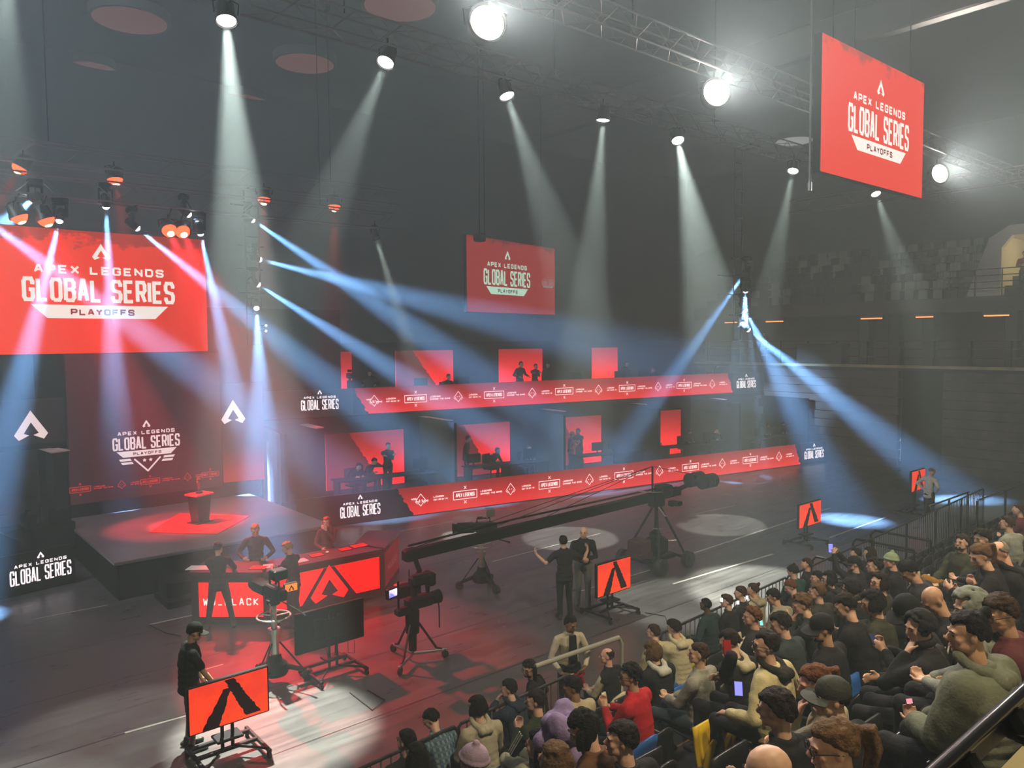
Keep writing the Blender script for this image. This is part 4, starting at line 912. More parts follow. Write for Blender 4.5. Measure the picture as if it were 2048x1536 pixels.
for t in (.02, .25, .5): cbm.tube([fr+(Vector((-.2, 0, AZ))-fr)*t+Vector((0, 0, .12)), mast], .008, 5)
cbm.tube([mast, bk+Vector((0, 0, .1))], .008, 5).tube([(-.15, 0, AZ), mast], .025, 8); cbm.build('stay_cable', BLACK, e)
hd = MB().box((0, 0, AZ-.1), (.34, .3, .36), bev=.03).box((.28, 0, AZ+.08), (.42, .3, .3), bev=.03).box((.5, -.12, AZ-.25), (.2, .16, .14), bev=.02).box((.75, -.1, AZ-.3), (.22, .12, .12), bev=.02).build('pivot_head', BLACK, e)
MB().tube([(-.75, -.1, AZ+.22), (-.2, -.1, AZ+.12), (.4, -.1, AZ+.06)], .016, 6).tube([(-.1, -.15, AZ-.25), (.1, -.2, AZ-.5), (.35, -.15, AZ-.55)], .02, 6).build('control_bar', SILV, e, True)
cw = MB()
for i in range(4): cw.tube([bk+Vector((-.22+i*.14, -.2, -.02)), bk+Vector((-.22+i*.14+.11, -.2, -.02))], .19, 18); cw.tube([bk+Vector((-.22+i*.14, .2, -.02)), bk+Vector((-.22+i*.14+.11, .2, -.02))], .19, 18)
cw.build('counterweight', BLACKM, e, True); MB().tube([bk+Vector((.3, 0, -.02)), bk+Vector((.65, 0, -.04))], .018, 8).build('weight_bar', SILV, e, True)
tops = [Vector((0, 0, AZ-.3))+Vector((c*.1, s*.1, 0)) for c, s in ((-1, .5), (-1, -1), (1, -.5))]
feet = [Vector((-.5, .55, .32)), Vector((-.5, -.5, .32)), Vector((.55, -.45, .32))]
for a, b in zip(tops, feet): MB().tube([a, b], .03, 8).build('leg', BLACK, e, True)
MB().tube([(0, 0, AZ-.3), (.05, .1, .6)], .035, 8).build('centre_post', BLACK, e, True)
sb = MB()
for i in range(3): sb.tube([tops[i].lerp(feet[i], .72), (0.02, .05, .62)], .014, 6)
sb.tube([tops[1].lerp(feet[1], .4)+Vector((-.18, 0, .05)), tops[1].lerp(feet[1], .4)+Vector((.16, 0, -.02))], .018, 6); sb.build('brace', SILV, e, True)
ch = MB().box((0, 0, .24), (1.0, .5, .12), bev=.03).tube([(-.55, .6, .22), (-.55, -.6, .22)], .04, 8).tube([(.55, .6, .22), (.55, -.6, .22)], .04, 8); ch.build('chassis', BLACK, e)
for x in (-.55, .5):
    for y in (-.6, .62):
        w2 = MB().tube([(x, y-.07, .2), (x, y+.07, .2)], .2, 20).build('wheel', RUBBER, e, True); MB().tube([(x, y-.08, .2), (x, y+.08, .2)], .09, 14).build('rim', BLACK, w2, True)
tag(MB().box((14.35, 12.15, .62), (.42, .42, .32), bev=.03).box((14.35, 12.15, .42), (.46, .5, .1)).build('weight_case', mat('dark_red_case', (.05, .014, .016), .5, bump=.05)), 'dark red ribbed case on the crane chassis', 'case')
tag(MB().box((14.95, 12.1, .55), (.5, .45, .5), bev=.12).ball((14.9, 12.1, .8), (.16, .15, .14), 12, 8).build('weight_bag', BLACKM, None, True), 'black sandbag heaped on the crane chassis', 'bag')
h2 = MB().box(fr+Vector((.02, 0, .0)), (.3, .2, .24), bev=.04).tube([fr+Vector((.1, 0, -.05)), fr+Vector((.2, -.02, -.35)), fr+Vector((.1, -.02, -.48))], .05, 8).build('remote_head', BLACKM, e, True)
MB().box(fr+Vector((-.1, -.05, -.62)), (.5, .22, .26), bev=.03).tube([fr+Vector((-.34, -.05, -.6)), fr+Vector((-.52, -.05, -.6))], [.09, .1], 14).box(fr+Vector((.05, -.05, -.78)), (.3, .2, .1), bev=.02).tube([fr+Vector((-.02, 0, -.5)), fr+Vector((-.02, 0, -.28))], .012, 6).build('crane_camera', BLACK, h2, True)
# cables on the floor
for pts, lb in (([(300, 1250), (330, 1265), (362, 1272)], 'thin black cable curving over the floor at the far left'), ([(700, 1385), (745, 1420), (770, 1400), (735, 1380)], 'thin black cable looping beside the black monitor stand'), ([(1290, 1225), (1330, 1232), (1337, 1250)], 'thin black cable on the lit floor by the barrier')):
    tag(MB().tube([onz(*q, .012) for q in pts], .009, 6).build('floor_cable', RUBBER), lb, 'cable')
# ================================================================ crowd barriers and rails
def fence_y(x): return 7.2+.05*(x-4)
rb = MB()
def barrier_mesh(L=2.0):
    fm = MB(); fm.tube([(0, 0, .06), (0, 0, 1.06), (.04, 0, 1.1), (L-.04, 0, 1.1), (L, 0, 1.06), (L, 0, .06)], .021, 8).tube([(0, 0, .16), (L, 0, .16)], .016, 6)
    for x in (.3, L-.3): fm.box((x, 0, .03), (.05, .55, .05), bev=.01)
    bm_ = MB(); n = 15
    for i in range(1, n): bm_.tube([(L*i/n, 0, .16), (L*i/n, 0, 1.09)], .0105, 6, False)
    return fm.mesh('barrier_frame'), bm_.mesh('barrier_bars')
bf, bb = barrier_mesh(); BARR = mat('barrier_paint', (.05, .05, .055), .35, .6, bump=.03); BARS = mat('barrier_bar', (.3, .3, .31), .35, .7, bump=.03); bf.materials.append(BARR); bb.materials.append(BARS)
names = ['nearest the viewer', 'second from the viewer', None, 'in front of the brown-haired man in the cream jacket', 'below the glaring floor pool', 'behind the man with a dark beanie', 'just before the aisle rails', 'behind the first aisle rail', 'behind the twin aisle rails', 'second from the far end', 'at the far end of the line']
x = 3.25; k = 0
for k, nm in enumerate(names):
    x0 = 3.25+k*2.03
    if nm is None: continue
    ang = math.atan(.05)
    e = empty('crowd_barrier', (x0, fence_y(x0), 0), ang, 'black steel crowd barrier, '+nm, 'barrier', 'crowd barriers along the seats')
    for nm2, me in (('frame', bf), ('bars', bb)):
        o = bpy.data.objects.new(nm2, me); COL.objects.link(o); o.parent = e
GREY = mat('grey_handrail', (.42, .42, .38), .4, .3, bump=.03)
A, B = ony(1070, 1333, 7.5), ony(1237, 1275, 7.6)
e = empty('handrail', (A.x, A.y, 0), 0, 'pale grey handrail in front of the steward in a white jacket', 'handrail')
MB().tube([Vector((0, 0, A.z)), Vector((B.x-A.x, B.y-A.y, B.z)), Vector((B.x-A.x+.06, B.y-A.y, B.z-.1)), Vector((B.x-A.x+.06, B.y-A.y, 0.02))], .035, 10).build('rail', GREY, e, True)
MB().tube([(0, 0, .02), (0, 0, A.z)], .03, 8).build('post', BLACK, e, True)
for (p, q, lb) in (((1625, 1112), (1712, 1143), 'black aisle guard rail nearest the viewer, by the raised phone'), ((1706, 1077), (1850, 1103), 'longer black aisle guard rail with a shiny bend'), ((1742, 1060), (1862, 1074), 'black aisle guard rail close to the far barriers')):
    A = onz(*p, 1.05); L = 1.35; e = empty('guard_rail', (A.x, A.y, 0), 0, lb, 'rail', 'black guard rails across the aisle')
    MB().tube([(0, 0, .02), (0, 0, .95), (0, -.08, 1.05), (0, -L, 1.05)], .028, 10).tube([(0, 0, .62), (0, -.08, .7), (0, -L, .7)], .022, 8).build('rail', BLACK, e, True)
    MB().tube([(0, -L, .02), (0, -L, 1.05)], .025, 8).build('post', BLACK, e, True)
GLS = mat('balustrade_glass', (.75, .82, .8), .08, spec=.6); b_ = GLS.node_tree.nodes['Principled BSDF']; b_.inputs['Transmission Weight'].default_value = .95; b_.inputs['IOR'].default_value = 1.1
for (x0, x1, y_, z1, lb) in ((21.8, 24.6, 8.35, 1.12, 'glass balustrade panel behind the far end of the barriers'), (23.4, 27.9, 7.7, 1.15, 'glass balustrade panel at the right photo edge')):
    e = empty('glass_balustrade', (x0, y_, 0), .0, lb, 'balustrade')
    MB().box(((x1-x0)/2, 0, .58), (x1-x0, .02, 1.05)).build('pane', GLS, e)
    MB().tube([(0, 0, z1), (x1-x0, 0, z1)], .025, 8).build('top_rail', STEEL, e, True)
    mbp = MB()
    for q in (0, .5, 1): mbp.box(((x1-x0)*q, .03, .56), (.05, .05, 1.12))
    mbp.build('post', BLACK, e)
# ================================================================ people
def V(*a): return Vector(a)
def np_noise(P, sc, seed):
    r = np.random.RandomState(seed); out = np.zeros(len(P))
    for i in range(6):
        k = r.normal(size=3)*sc*(1+.5*i); out += np.sin(P @ k+r.uniform(0, 6.28))/(1+.35*i)
    return out/3
def remesh(mb, vox, it=5, noise=0.0, nsc=14, seed=0, dec=0.0):
    """fuse the shapes into one continuous skin"""
    me = mb.mesh('tmp'); o = bpy.data.objects.new('tmp', me); COL.objects.link(o)
    r = o.modifiers.new('r', 'REMESH'); r.mode = 'VOXEL'; r.voxel_size = vox
    if it: s = o.modifiers.new('s', 'SMOOTH'); s.factor = .5; s.iterations = it
    if dec: d = o.modifiers.new('d', 'DECIMATE'); d.ratio = dec
    dg = bpy.context.evaluated_depsgraph_get(); dg.update()
    out = bpy.data.meshes.new_from_object(o.evaluated_get(dg))
    bpy.data.objects.remove(o); bpy.data.meshes.remove(me)
    if noise:
        n = len(out.vertices); P = np.empty(n*3, np.float32); out.vertices.foreach_get('co', P); P = P.reshape(-1, 3)
        N = np.empty(n*3, np.float32); out.vertices.foreach_get('normal', N); N = N.reshape(-1, 3)
        P += N*(np_noise(P, nsc, seed)*noise)[:, None]; out.vertices.foreach_set('co', P.astype(np.float32).ravel()); out.update()
    out.materials.clear(); out.shade_smooth(); return out
def limb(mb, pts, rad, n=10):
    mb.tube(pts, rad, n)
    for p, r in zip(pts, rad): mb.ball(p, r*.99, 10, 7)
def ik(a, c, l1, l2, hint):
    d = c-a; L = min(d.length, (l1+l2)*.995); dn = d.normalized(); c = a+dn*L
    x = (l1*l1-l2*l2+L*L)/(2*L); h = math.sqrt(max(l1*l1-x*x, 0)); hp = hint-dn*hint.dot(dn)
    hp = hp.normalized() if hp.length > 1e-4 else V(0, 0, -1)
    return a+dn*x+hp*h, c
def hand(mb, w, d, pn, side, curl=.5, spread=1.0, point=False):
    """palm and five bent fingers; d along the hand, pn out of the palm, side +1 right hand"""
    d = d.normalized(); pn = (pn-d*pn.dot(d)).normalized(); sx = d.cross(pn)*side
    for t in (.02, .045, .07): mb.ball(w+d*t, (.026, .026, .026), 8, 6)
    pc = w+d*.05
    for q in (-.024, -.008, .008, .024): limb(mb, [w+d*.015+sx*q*.7, w+d*.088+sx*q], [.014, .0125], 7)
    for i, (q, ln) in enumerate(((.030, .072), (.010, .08), (-.011, .075), (-.031, .06))):
        c = 0.15 if (point and i == 0) else curl
        b = w+d*.09+sx*q*spread; a1 = c*.9; a2 = c*2.0; a3 = c*2.7
        f = lambda a: d*math.cos(a)+pn*math.sin(a)
        p1 = b+f(a1)*ln*.45; p2 = p1+f(a2)*ln*.32; p3 = p2+f(a3)*ln*.25
        limb(mb, [b, p1, p2, p3], [.0105, .0098, .009, .008], 7)
    t0 = w+d*.025+sx*.024; t1 = t0+(d*.7+sx*.75+pn*.25).normalized()*.04; t2 = t1+(d*.9+sx*.25+pn*.5*(.4+curl)).normalized()*.034
    limb(mb, [t0, t1, t2], [.014, .0115, .0095], 7)
SKIN = {}
def skin(k):
    tones = {'fair': (.56, .34, .25), 'tan': (.42, .24, .16), 'brown': (.22, .11, .065), 'dark': (.10, .05, .03), 'pink': (.6, .33, .25)}
    return mat('skin_'+k, tones[k], .5, bump=.04, bscale=120, var=.12, vscale=9)
def hairm(k):
    c = {'black': (.006, .0055, .0055), 'dark': (.013, .009, .007), 'brown': (.035, .019, .011), 'light': (.10, .055, .027), 'ginger': (.11, .042, .016), 'blond': (.32, .2, .09), 'grey': (.2, .18, .15), 'red': (.26, .05, .03)}[k]
    return mat('hair_'+k, c, .72, spec=.18, bump=.6, bscale=90, var=.4, vscale=24)
CLOTH = {}
def cloth(col, name=None, rough=.85):
    k = name or 'cloth_%02x%02x%02x' % tuple(int(min(1, max(0, c))*255) for c in col)
    return mat(k, col, rough, spec=.25, bump=.25, bscale=55, var=.16, vscale=11, sheen=.0)
def plaid(name, a, b, c):
    mm = mat(name, a, .9, spec=.2); nt = mm.node_tree; N = nt.nodes.new; L = nt.links.new; tc = N('ShaderNodeTexCoord'); bs = nt.nodes['Principled BSDF']
    last = None
    for ax, sc in (('X', 5.5), ('Z', 5.5)):
        wv = N('ShaderNodeTexWave'); wv.bands_direction = ax; wv.inputs['Scale'].default_value = sc; wv.inputs['Distortion'].default_value = .6; L(tc.outputs['Object'], wv.inputs['Vector'])
        r = N('ShaderNodeMapRange'); r.inputs[1].default_value = .55; r.inputs[2].default_value = .7; L(wv.outputs['Fac'], r.inputs[0])
        mx = N('ShaderNodeMix'); mx.data_type = 'RGBA'; L(r.outputs[0], mx.inputs[0])
        if last is None: mx.inputs[6].default_value = (*a, 1)
        else: L(last, mx.inputs[6])
        mx.inputs[7].default_value = (*(b if ax == 'X' else c), 1); last = mx.outputs[2]
    L(last, bs.inputs['Base Color']); return mm
NEARV, MIDV, FARV = .0075, .0095, .014
def head_frame(C, yaw, pitch, roll):
    return Matrix.Rotation(yaw, 3, 'Z') @ Matrix.Rotation(-pitch, 3, 'X') @ Matrix.Rotation(roll, 3, 'Y')
def add_head(mb, C, H, k=1.0, female=False):
    """skull, jaw, brow, nose, lips, ears; local +Y is the face"""
    b = lambda c, r: mb.add(*ell(H, C, V(*c)*k, V(*r)*k))
    b((0, -.012, .028), (.0765, .097, .088)); b((0, .022, -.010), (.066, .070, .078)); b((0, .040, -.062), (.050, .046, .040)); b((0, .070, -.088), (.024, .02, .02))
    for s in (-1, 1):
        b((s*.045, .03, -.055), (.026, .05, .032)); b((s*.045, .062, -.018), (.022, .02, .02)); b((s*.028, .083, .026), (.026, .012, .009))
        b((s*.078, -.006, -.005), (.010, .020, .030)); b((s*.030, .080, .004), (.012, .010, .008))
    P = lambda c: C+H @ (V(*c)*k)
    mb.tube([P((0, .082, .022)), P((0, .098, 0)), P((0, .112, -.020))], [.009*k, .011*k, .014*k], 8); b((0, .103, -.024), (.017, .015, .010))
    b((0, .086, -.052), (.021, .012, .006)); b((0, .085, -.062), (.018, .012, .006))
def ell(H, C, c, r, n=12, m=8):
    t = MB(); t.ball((0, 0, 0), 1, n, m)
    return [C+H @ (c+Vector((v[0]*r.x, v[1]*r.y, v[2]*r.z))) for v in t.v], t.f
def scalp_pts(n, rg, test):
    out = []
    while len(out) < n:
        z = rg.uniform(-.55, 1); a = rg.uniform(0, 2*PI); r = math.sqrt(1-z*z); p = V(r*math.sin(a), r*math.cos(a), z)
        if test(p): out.append(p)
    return out
def hairline(p, back=-.42, front=.5):
    """True on the scalp; p unit direction, +Y face"""
    lim = front if p.y > .35 else (front-(front-.02)*(.35-p.y)/.35 if p.y > 0 else max(back, .02+p.y*1.1))
    return p.z > lim
def hair_mesh(style, C, H, k, rg, vox, neck_dir):
    mb = MB(); sc = V(.0785, .0995, .0905)*k; off = V(0, -.012, .028)*k
    S = lambda p, e=0.0: C+H @ (off+Vector((p.x*(sc.x+e), p.y*(sc.y+e), p.z*(sc.z+e))))
    down = V(0, 0, -1)
    if style in ('short', 'buzz', 'bald', 'messy', 'curly', 'quiff', 'long', 'bob', 'pony', 'bun', 'shaggy'):
        front = {'bald': .93, 'quiff': .45}.get(style, .52); back = -.72
        r0 = {'buzz': .0105, 'bald': .0105}.get(style, .014)
        test = (lambda p: hairline(p, back, front) and (style != 'bald' or (p.y < .3 and p.z < .62)))
        for p in scalp_pts(190 if style != 'curly' else 140, rg, test):
            e = {'buzz': .0015, 'bald': .0015, 'curly': rg.uniform(.004, .022), 'messy': rg.uniform(0, .012), 'quiff': .004+.02*max(0, p.z)*max(0, p.y+.3), 'shaggy': rg.uniform(.002, .014)}.get(style, .001)
            rr = r0*rg.uniform(.85, 1.2)*(1.1 if style in ('curly', 'messy') else 1)
            c = S(p, e*k)
            if style in ('short', 'messy', 'quiff', 'long', 'bob', 'pony', 'bun', 'shaggy'):
                t = (H @ V(p.x*.4, .5 if style == 'quiff' and p.z > .6 else p.y*.2-.2, -.9 if p.z < .6 else .1)).normalized()
                mb.tube([c-t*.016*k, c, c+t*.022*k], [rr*.75*k, rr*k, rr*.7*k], 6)
            else: mb.ball(c, rr*k, 8, 6)
        n = 14; mb.add(*ell(H, C, V(0, -.022, .04)*k, V(.078, .088, .082)*k)) if style not in ('bald',) else None
        if style in ('long', 'bob', 'shaggy'):
            L = {'long': .30, 'bob': .15, 'shaggy': .11}[style]*k
            for i in range(34):
                a = rg.uniform(-2.1, 2.1); p = V(math.sin(a), -math.cos(a), rg.uniform(-.1, .25)); c = S(p.normalized(), .004)
                o_ = (H @ V(p.x, p.y, 0)).normalized(); q = rg.uniform(.75, 1.05)
                mb.tube([c, c+down*L*.4*q+o_*.014, c+down*L*.75*q+o_*.016*rg.uniform(.5, 1.4), c+down*L*q+o_*.006], [.02*k, .022*k, .019*k, .009*k], 6)
        if style == 'pony':
            b = S(V(0, -1, .35), .01); mb.ball(b, .026*k, 8, 6); o_ = H @ V(0, -1, 0)
            for i in range(5):
                j = V(rg.uniform(-.014, .014), rg.uniform(-.014, .014), 0); mb.tube([b, b+o_*.05+j, b+o_*.07+down*.1+j*1.6, b+o_*.05+down*.2+j*1.8], [.018, .022, .018, .007], 6)
        if style == 'bun':
            b = S(V(0, -.75, .75), .02); mb.ball(b, .034*k, 10, 8); mb.ball(b+V(.01, 0, .012), .03*k, 8, 6)
    elif style == 'hood':
        for p in scalp_pts(170, rg, lambda p: p.y < .62 or p.z > .75):
            mb.ball(S(p, .014*k), .021*k, 7, 5)
        for i in range(13):
            a = (i/12-.5)*2*2.2; mb.ball(C+H @ (V(math.sin(a)*.085, -math.cos(a)*.085-.0, -.10)*k), .032*k, 8, 6)
    elif style == 'beanie':
        mb.add(*ell(H, C, V(0, -.014, .045)*k, V(.093, .113, .098)*k, 18, 12))
        n = 24
        for i in range(n):
            a = 2*PI*i/n; mb.ball(C+H @ (V(math.sin(a)*.088, math.cos(a)*.108-.012, .035-.016*math.cos(a)*-1)*k), .019*k, 8, 6)
        mb.ball(C+H @ (V(0, -.03, .145)*k), .03*k, 8, 6)
        m2 = []
    return mb
def cap_parts(C, H, k, m, parent, back=False):
    mb = MB(); prof = [(.092, .0), (.094, .03), (.082, .075), (.05, .105), (.012, .115)]
    n = 20; vs = []; 
    for r, z in prof:
        for i in range(n):
            a = 2*PI*i/n; vs.append(C+H @ (V(math.sin(a)*r*.95, math.cos(a)*r*1.17-.012, z+.03)*k))
    fs = [(i*n+j, i*n+(j+1) % n, (i+1)*n+(j+1) % n, (i+1)*n+j) for i in range(len(prof)-1) for j in range(n)]
    fs = [tuple(reversed(f)) for f in fs]+[tuple(range((len(prof)-1)*n, len(prof)*n))]
    mb.add(vs, fs); o = mb.build('cap', m, parent, True)
    br = MB(); s = -1 if back else 1; top = []; bot = []
    for i in range(11):
        a = -1.15+2.3*i/10
        for (r, z) in ((.100, .034), (.165, .022)):
            top.append(V(math.sin(a)*r*.9, s*(math.cos(a)*r*1.05)-.008+(.018*s if r > .12 else 0), z-.012*abs(math.sin(a))))
    vs = [C+H @ (p*k) for p in top]+[C+H @ ((p+V(0, 0, -.007))*k) for p in top]; N_ = len(top); fs = []
    for i in range(10):
        a, b, c, d = 2*i, 2*i+1, 2*i+3, 2*i+2; fs += [(a, b, c, d), (N_+d, N_+c, N_+b, N_+a), (b, N_+b, N_+c, c)]
    br.add(vs, fs); br.build('brim', m, o, True); return o
def person(loc, heading, label, pose='sit', top=(.015, .015, .018), legs=(.012, .012, .016), hair='short', hc='dark', sk='fair', yaw=0, pitch=0, roll=0, lean=.1, twist=0,
           arms='lap', hood=False, hoodcol=None, det='mid', glasses=False, phone=None, beard=None, capcol=None, scale=1.0, female=False, group=None, sleeves=True, extra=None, name='person', seat_h=.45, shortpants=False, vest=None, legpose=None, sidelean=0.0, headscale=1.0, stripes=None, plaid=False, feet=None, mask=False, bulky=1.0):
    """one figure: continuous body, clothes and hair over it. heading: where the chest faces; local +Y forward"""
    seed = (sum(ord(c)*(i+7) for i, c in enumerate(label)) % 100000); rg = random.Random(seed); k = scale
    e = None
    vox = {'near': NEARV, 'mid': MIDV, 'far': FARV}[det]
    sit = pose == 'sit'
    Pz = (seat_h+.095) if sit else .94*k
    Pv = V(0, 0, Pz); sl = sidelean
    td = V(math.sin(sl), math.sin(lean)*math.cos(sl), math.cos(lean)*math.cos(sl)).normalized()
    mid = Pv+td*.24*k+V(0, -.02, 0); chest = Pv+td*.37*k; neck = Pv+td*.52*k; nd = (td+V(0, .25+.25*math.sin(pitch), 0)).normalized()
    C = neck+nd*.165*k; H = head_frame(C, yaw, pitch, roll); hk = k*1.0*headscale
    right = V(math.cos(twist), math.sin(twist), 0); fwd = V(-math.sin(twist), math.cos(twist), 0)
    shw = (.165 if female else .19)*k; sh = {s: neck+right*s*shw-td*.075*k-fwd*.01 for s in (-1, 1)}
    hip = {s: Pv+V(s*.095*k, .02, -.01) for s in (-1, 1)}
    if sit:
        kn = {s: V(s*.13*k, .47*k, seat_h+.06) for s in (-1, 1)}; an = {s: V(s*.13*k, .44*k, .09) for s in (-1, 1)}
        if legpose == 'crossed': kn[1] = V(.02, .48, seat_h+.16); an[1] = V(-.2, .52, seat_h-.12)
        if legpose == 'up': kn[1] = V(.12, .42, seat_h+.26); an[1] = V(.1, .62, .25)
    else:
        kn = {s: V(s*.10*k, .03, .50*k) for s in (-1, 1)}; an = {s: V(s*.115*k, -.02, .085*k) for s in (-1, 1)}
        if feet: an = {s: V(*feet[0 if s < 0 else 1]) for s in (-1, 1)}; kn = {s: (hip[s]+an[s])/2+V(0, .04, 0) for s in (-1, 1)}
    ul, fl_ = .29*k, .265*k
    # arms: wrist targets in the figure's own frame
    A = {'lap': ((-.07, .34, .68), (.08, .34, .66)), 'knees': ((-.13, .40, .64), (.14, .40, .64)), 'phone': ((-.05, .36, .84), (.06, .36, .82)), 'chin': ((-.12, .36, .74), None),
         'face': (None, None), 'crossed': ((.11, .23, .86), (-.11, .23, .88)), 'side': ((-.27, .06, .80), (.27, .06, .80)), 'up': ((-.05, .40, 1.32), (.09, .40, 1.32)), 'rest': ((-.30, .25, .70), (.30, .25, .70)), 'hang': ((-.25, .04, .40), (.25, .04, .40)), 'desk': ((-.16, .42, .74), (.16, .42, .74))}
    tg = A[arms] if isinstance(arms, str) else arms
    base = Pv.z-.545
    wr = {}; el = {}
    for i, s in ((0, -1), (1, 1)):
        t = tg[i]
        if t is None: t = C+H @ V(s*.02+.0, .125, -.11); t = t-V(0, 0, .055)
        elif t == 'ear': t = C+H @ V(s*.135, .02, -.06)
        elif t == 'mouth': t = C+H @ V(s*.03, .15, -.15)
        else:
            t = V(*t)
            if isinstance(arms, str) or True: t = V(t.x*k, t.y*k, base+t.z) if isinstance(arms, str) else t
        hint = (right*s*.8+V(0, -.35, -.9)) if not (isinstance(arms, str) and arms in ('crossed',)) else (right*s+V(0, 0, -.7))
        el[s], wr[s] = ik(sh[s], t, ul, fl_, hint)
    loc = Vector(loc)
    # ---- body: one skin
    mb = MB()
    limb(mb, [Pv, mid, chest, neck-td*.06], [.09*k, .085*k, .10*k, .07*k]); limb(mb, [neck-td*.05, neck+nd*.05, C+H @ V(0, -.02, -.05)], [.058*k, .052*k, .054*k])
    add_head(mb, C, H, hk, female)
    for s in (-1, 1):
        limb(mb, [chest, sh[s]], [.06*k, .045*k]); rr = 1.0 if not sleeves else .82
        limb(mb, [sh[s], sh[s].lerp(el[s], .5), el[s], el[s].lerp(wr[s], .35), wr[s]], [.047*k*rr, .046*k*rr, .038*k*rr, .04*k*rr, .027*k])
        d = (wr[s]-el[s]).normalized(); hd = d
        if arms in ('lap', 'phone') or (isinstance(arms, tuple)): hd = (d+V(-s*.35, .15, 0)).normalized()
        pn = V(0, .2, 1) if arms in ('lap', 'phone') else (V(0, -.3, -1) if arms in ('knees', 'rest') else V(-s*.9, -.2, 0))
        if tg[i if False else (0 if s < 0 else 1)] in (None, 'ear', 'mouth'): hd = V(-s*.1, -.05, 1) if tg[0 if s < 0 else 1] is None else hd; pn = -(H @ V(0, 1, 0))
        hand(mb, wr[s]+hd*.005, hd, pn, s, .65 if arms in ('lap', 'phone', 'crossed', 'up') else .4, 1.0)
        limb(mb, [Pv, hip[s], kn[s], an[s]], [.08*k, .07*k, .05*k, .04*k]); limb(mb, [an[s]+V(0, -.02, -.03), an[s]+V(0, .13*k, -.055)], [.035*k, .028*k])
    body = remesh(mb, vox, 3, dec=.30 if det == 'near' else .25); body.materials.append(skin(sk)); body.name = 'person_body'
    e = bpy.data.objects.new(name, body); COL.objects.link(e); e.location = loc; e.rotation_euler = (0, 0, heading-PI/2); tag(e, label, 'person', group)
    # ---- top garment
    tm = cloth(top) if not hasattr(top, 'name') else top; vt = {'near': .013, 'mid': .016, 'far': .022}[det]
    mb = MB(); B = bulky
    fx = .93 if female else 1.0; Mx = Matrix.Rotation(twist, 3, 'Z') @ Matrix.Rotation(-lean, 3, 'X')
    hem = Pv-td*(.03 if sit else .10)
    for i in range(11):
        u = i/10; p = hem.lerp(mid, u/.4) if u < .4 else (mid.lerp(chest, (u-.4)/.3) if u < .7 else chest.lerp(neck, (u-.7)/.3*.55))
        rx, ry = (.172-.012*math.sin(u*PI/.7)) if u < .7 else .172-.03*(u-.7)/.3, .130-.012*math.sin(min(u, .7)*PI/.7) if u < .7 else .128-.07*(u-.7)
        mb.add(*ell(Mx, p, V(0, 0, 0), V(rx*fx*B, ry*B, .075)*k, 16, 8))
    for s in (-1, 1):
        limb(mb, [neck+right*s*.05-td*.035, sh[s]+V(0, 0, .0), sh[s]-td*.03], [.058*k, .06*k*B, .066*k*B])
        if vest is None:
            aw = wr[s]-(wr[s]-el[s]).normalized()*.012 if sleeves else None
            if sleeves: limb(mb, [sh[s], sh[s].lerp(el[s], .5), el[s], el[s].lerp(wr[s], .5), aw], [.066*k*B, .06*k*B, .052*k*B, .047*k*B, .04*k*B])
            else: limb(mb, [sh[s], sh[s].lerp(el[s], .72)], [.066*k, .062*k])
    n = 12; cr = [neck+nd*.02+right*math.sin(2*PI*i/n)*.066*k+fwd*math.cos(2*PI*i/n)*.066*k+td*.0 for i in range(n)]
    for p in cr: mb.ball(p, .02*k, 8, 6)
    g = link('jacket' if hood or sum(top if not hasattr(top, 'name') else (.1,)*3) < .2 else 'sweater', remesh(mb, vt, 6, .007, 15, seed, .6), tm, e)
    if vest is not None:
        for s in (-1, 1):
            m3 = MB(); limb(m3, [sh[s]+V(0, 0, -.005), sh[s].lerp(el[s], .5), el[s], wr[s]-(wr[s]-el[s]).normalized()*.012], [.064*k, .06*k, .052*k, .04*k]); link('sleeve', remesh(m3, vt, 5, .005, 18, seed+s), cloth(vest), e)
    if hood:
        m3 = MB()
        for i in range(13):
            a = (i/12-.5)*2*2.3; r = .092*k
            p = neck+right*math.sin(a)*r-fwd*math.cos(a)*r+td*(.03-.045*math.cos(a)); m3.ball(p, (.038 if abs(a) < 1.4 else .03)*k, 10, 7)
        for x in (-.05, 0, .05): m3.ball(neck-fwd*.125*k+right*x-td*.035, .048*k, 10, 7)
        link('hood', remesh(m3, .013, 4, .004, 20, seed+3), cloth(hoodcol) if hoodcol else tm, g)
    if stripes:
        for s in (-1, 1):
            m3 = MB()
            for q in (-.022, 0, .022):
                pts = []
                for t in (.02, .35, .7, 1.0):
                    p = sh[s].lerp(el[s], t); d = (el[s]-sh[s]).normalized(); o_ = (right*s-d*d.dot(right*s)).normalized(); b_ = d.cross(o_)
                    pts.append(p+o_*(.066-.012*t)*k+b_*q+V(0, 0, .004))
                m3.tube(pts, .0065, 6)
            m3.build('sleeve_stripes', cloth(stripes), g, True)
    # ---- trousers
    lm = cloth(legs) if not hasattr(legs, 'name') else legs
    mb = MB(); mb.add(*ell(Matrix.Identity(3), Pv, V(0, 0, -.02), V(.16, .13, .10)*k, 16, 10))
    for s in (-1, 1):
        e2 = kn[s] if not shortpants else kn[s]
        if shortpants: limb(mb, [hip[s], hip[s].lerp(kn[s], .5), kn[s]], [.095*k, .088*k, .078*k])
        else: limb(mb, [hip[s], hip[s].lerp(kn[s], .5), kn[s], kn[s].lerp(an[s], .5), an[s]+V(0, .0, -.025)], [.098*k, .087*k, .07*k, .062*k, .06*k])
    link('shorts' if shortpants else 'trousers', remesh(mb, {'near': .014, 'mid': .018, 'far': .022}[det], 4, .005, 18, seed+5), lm, e)
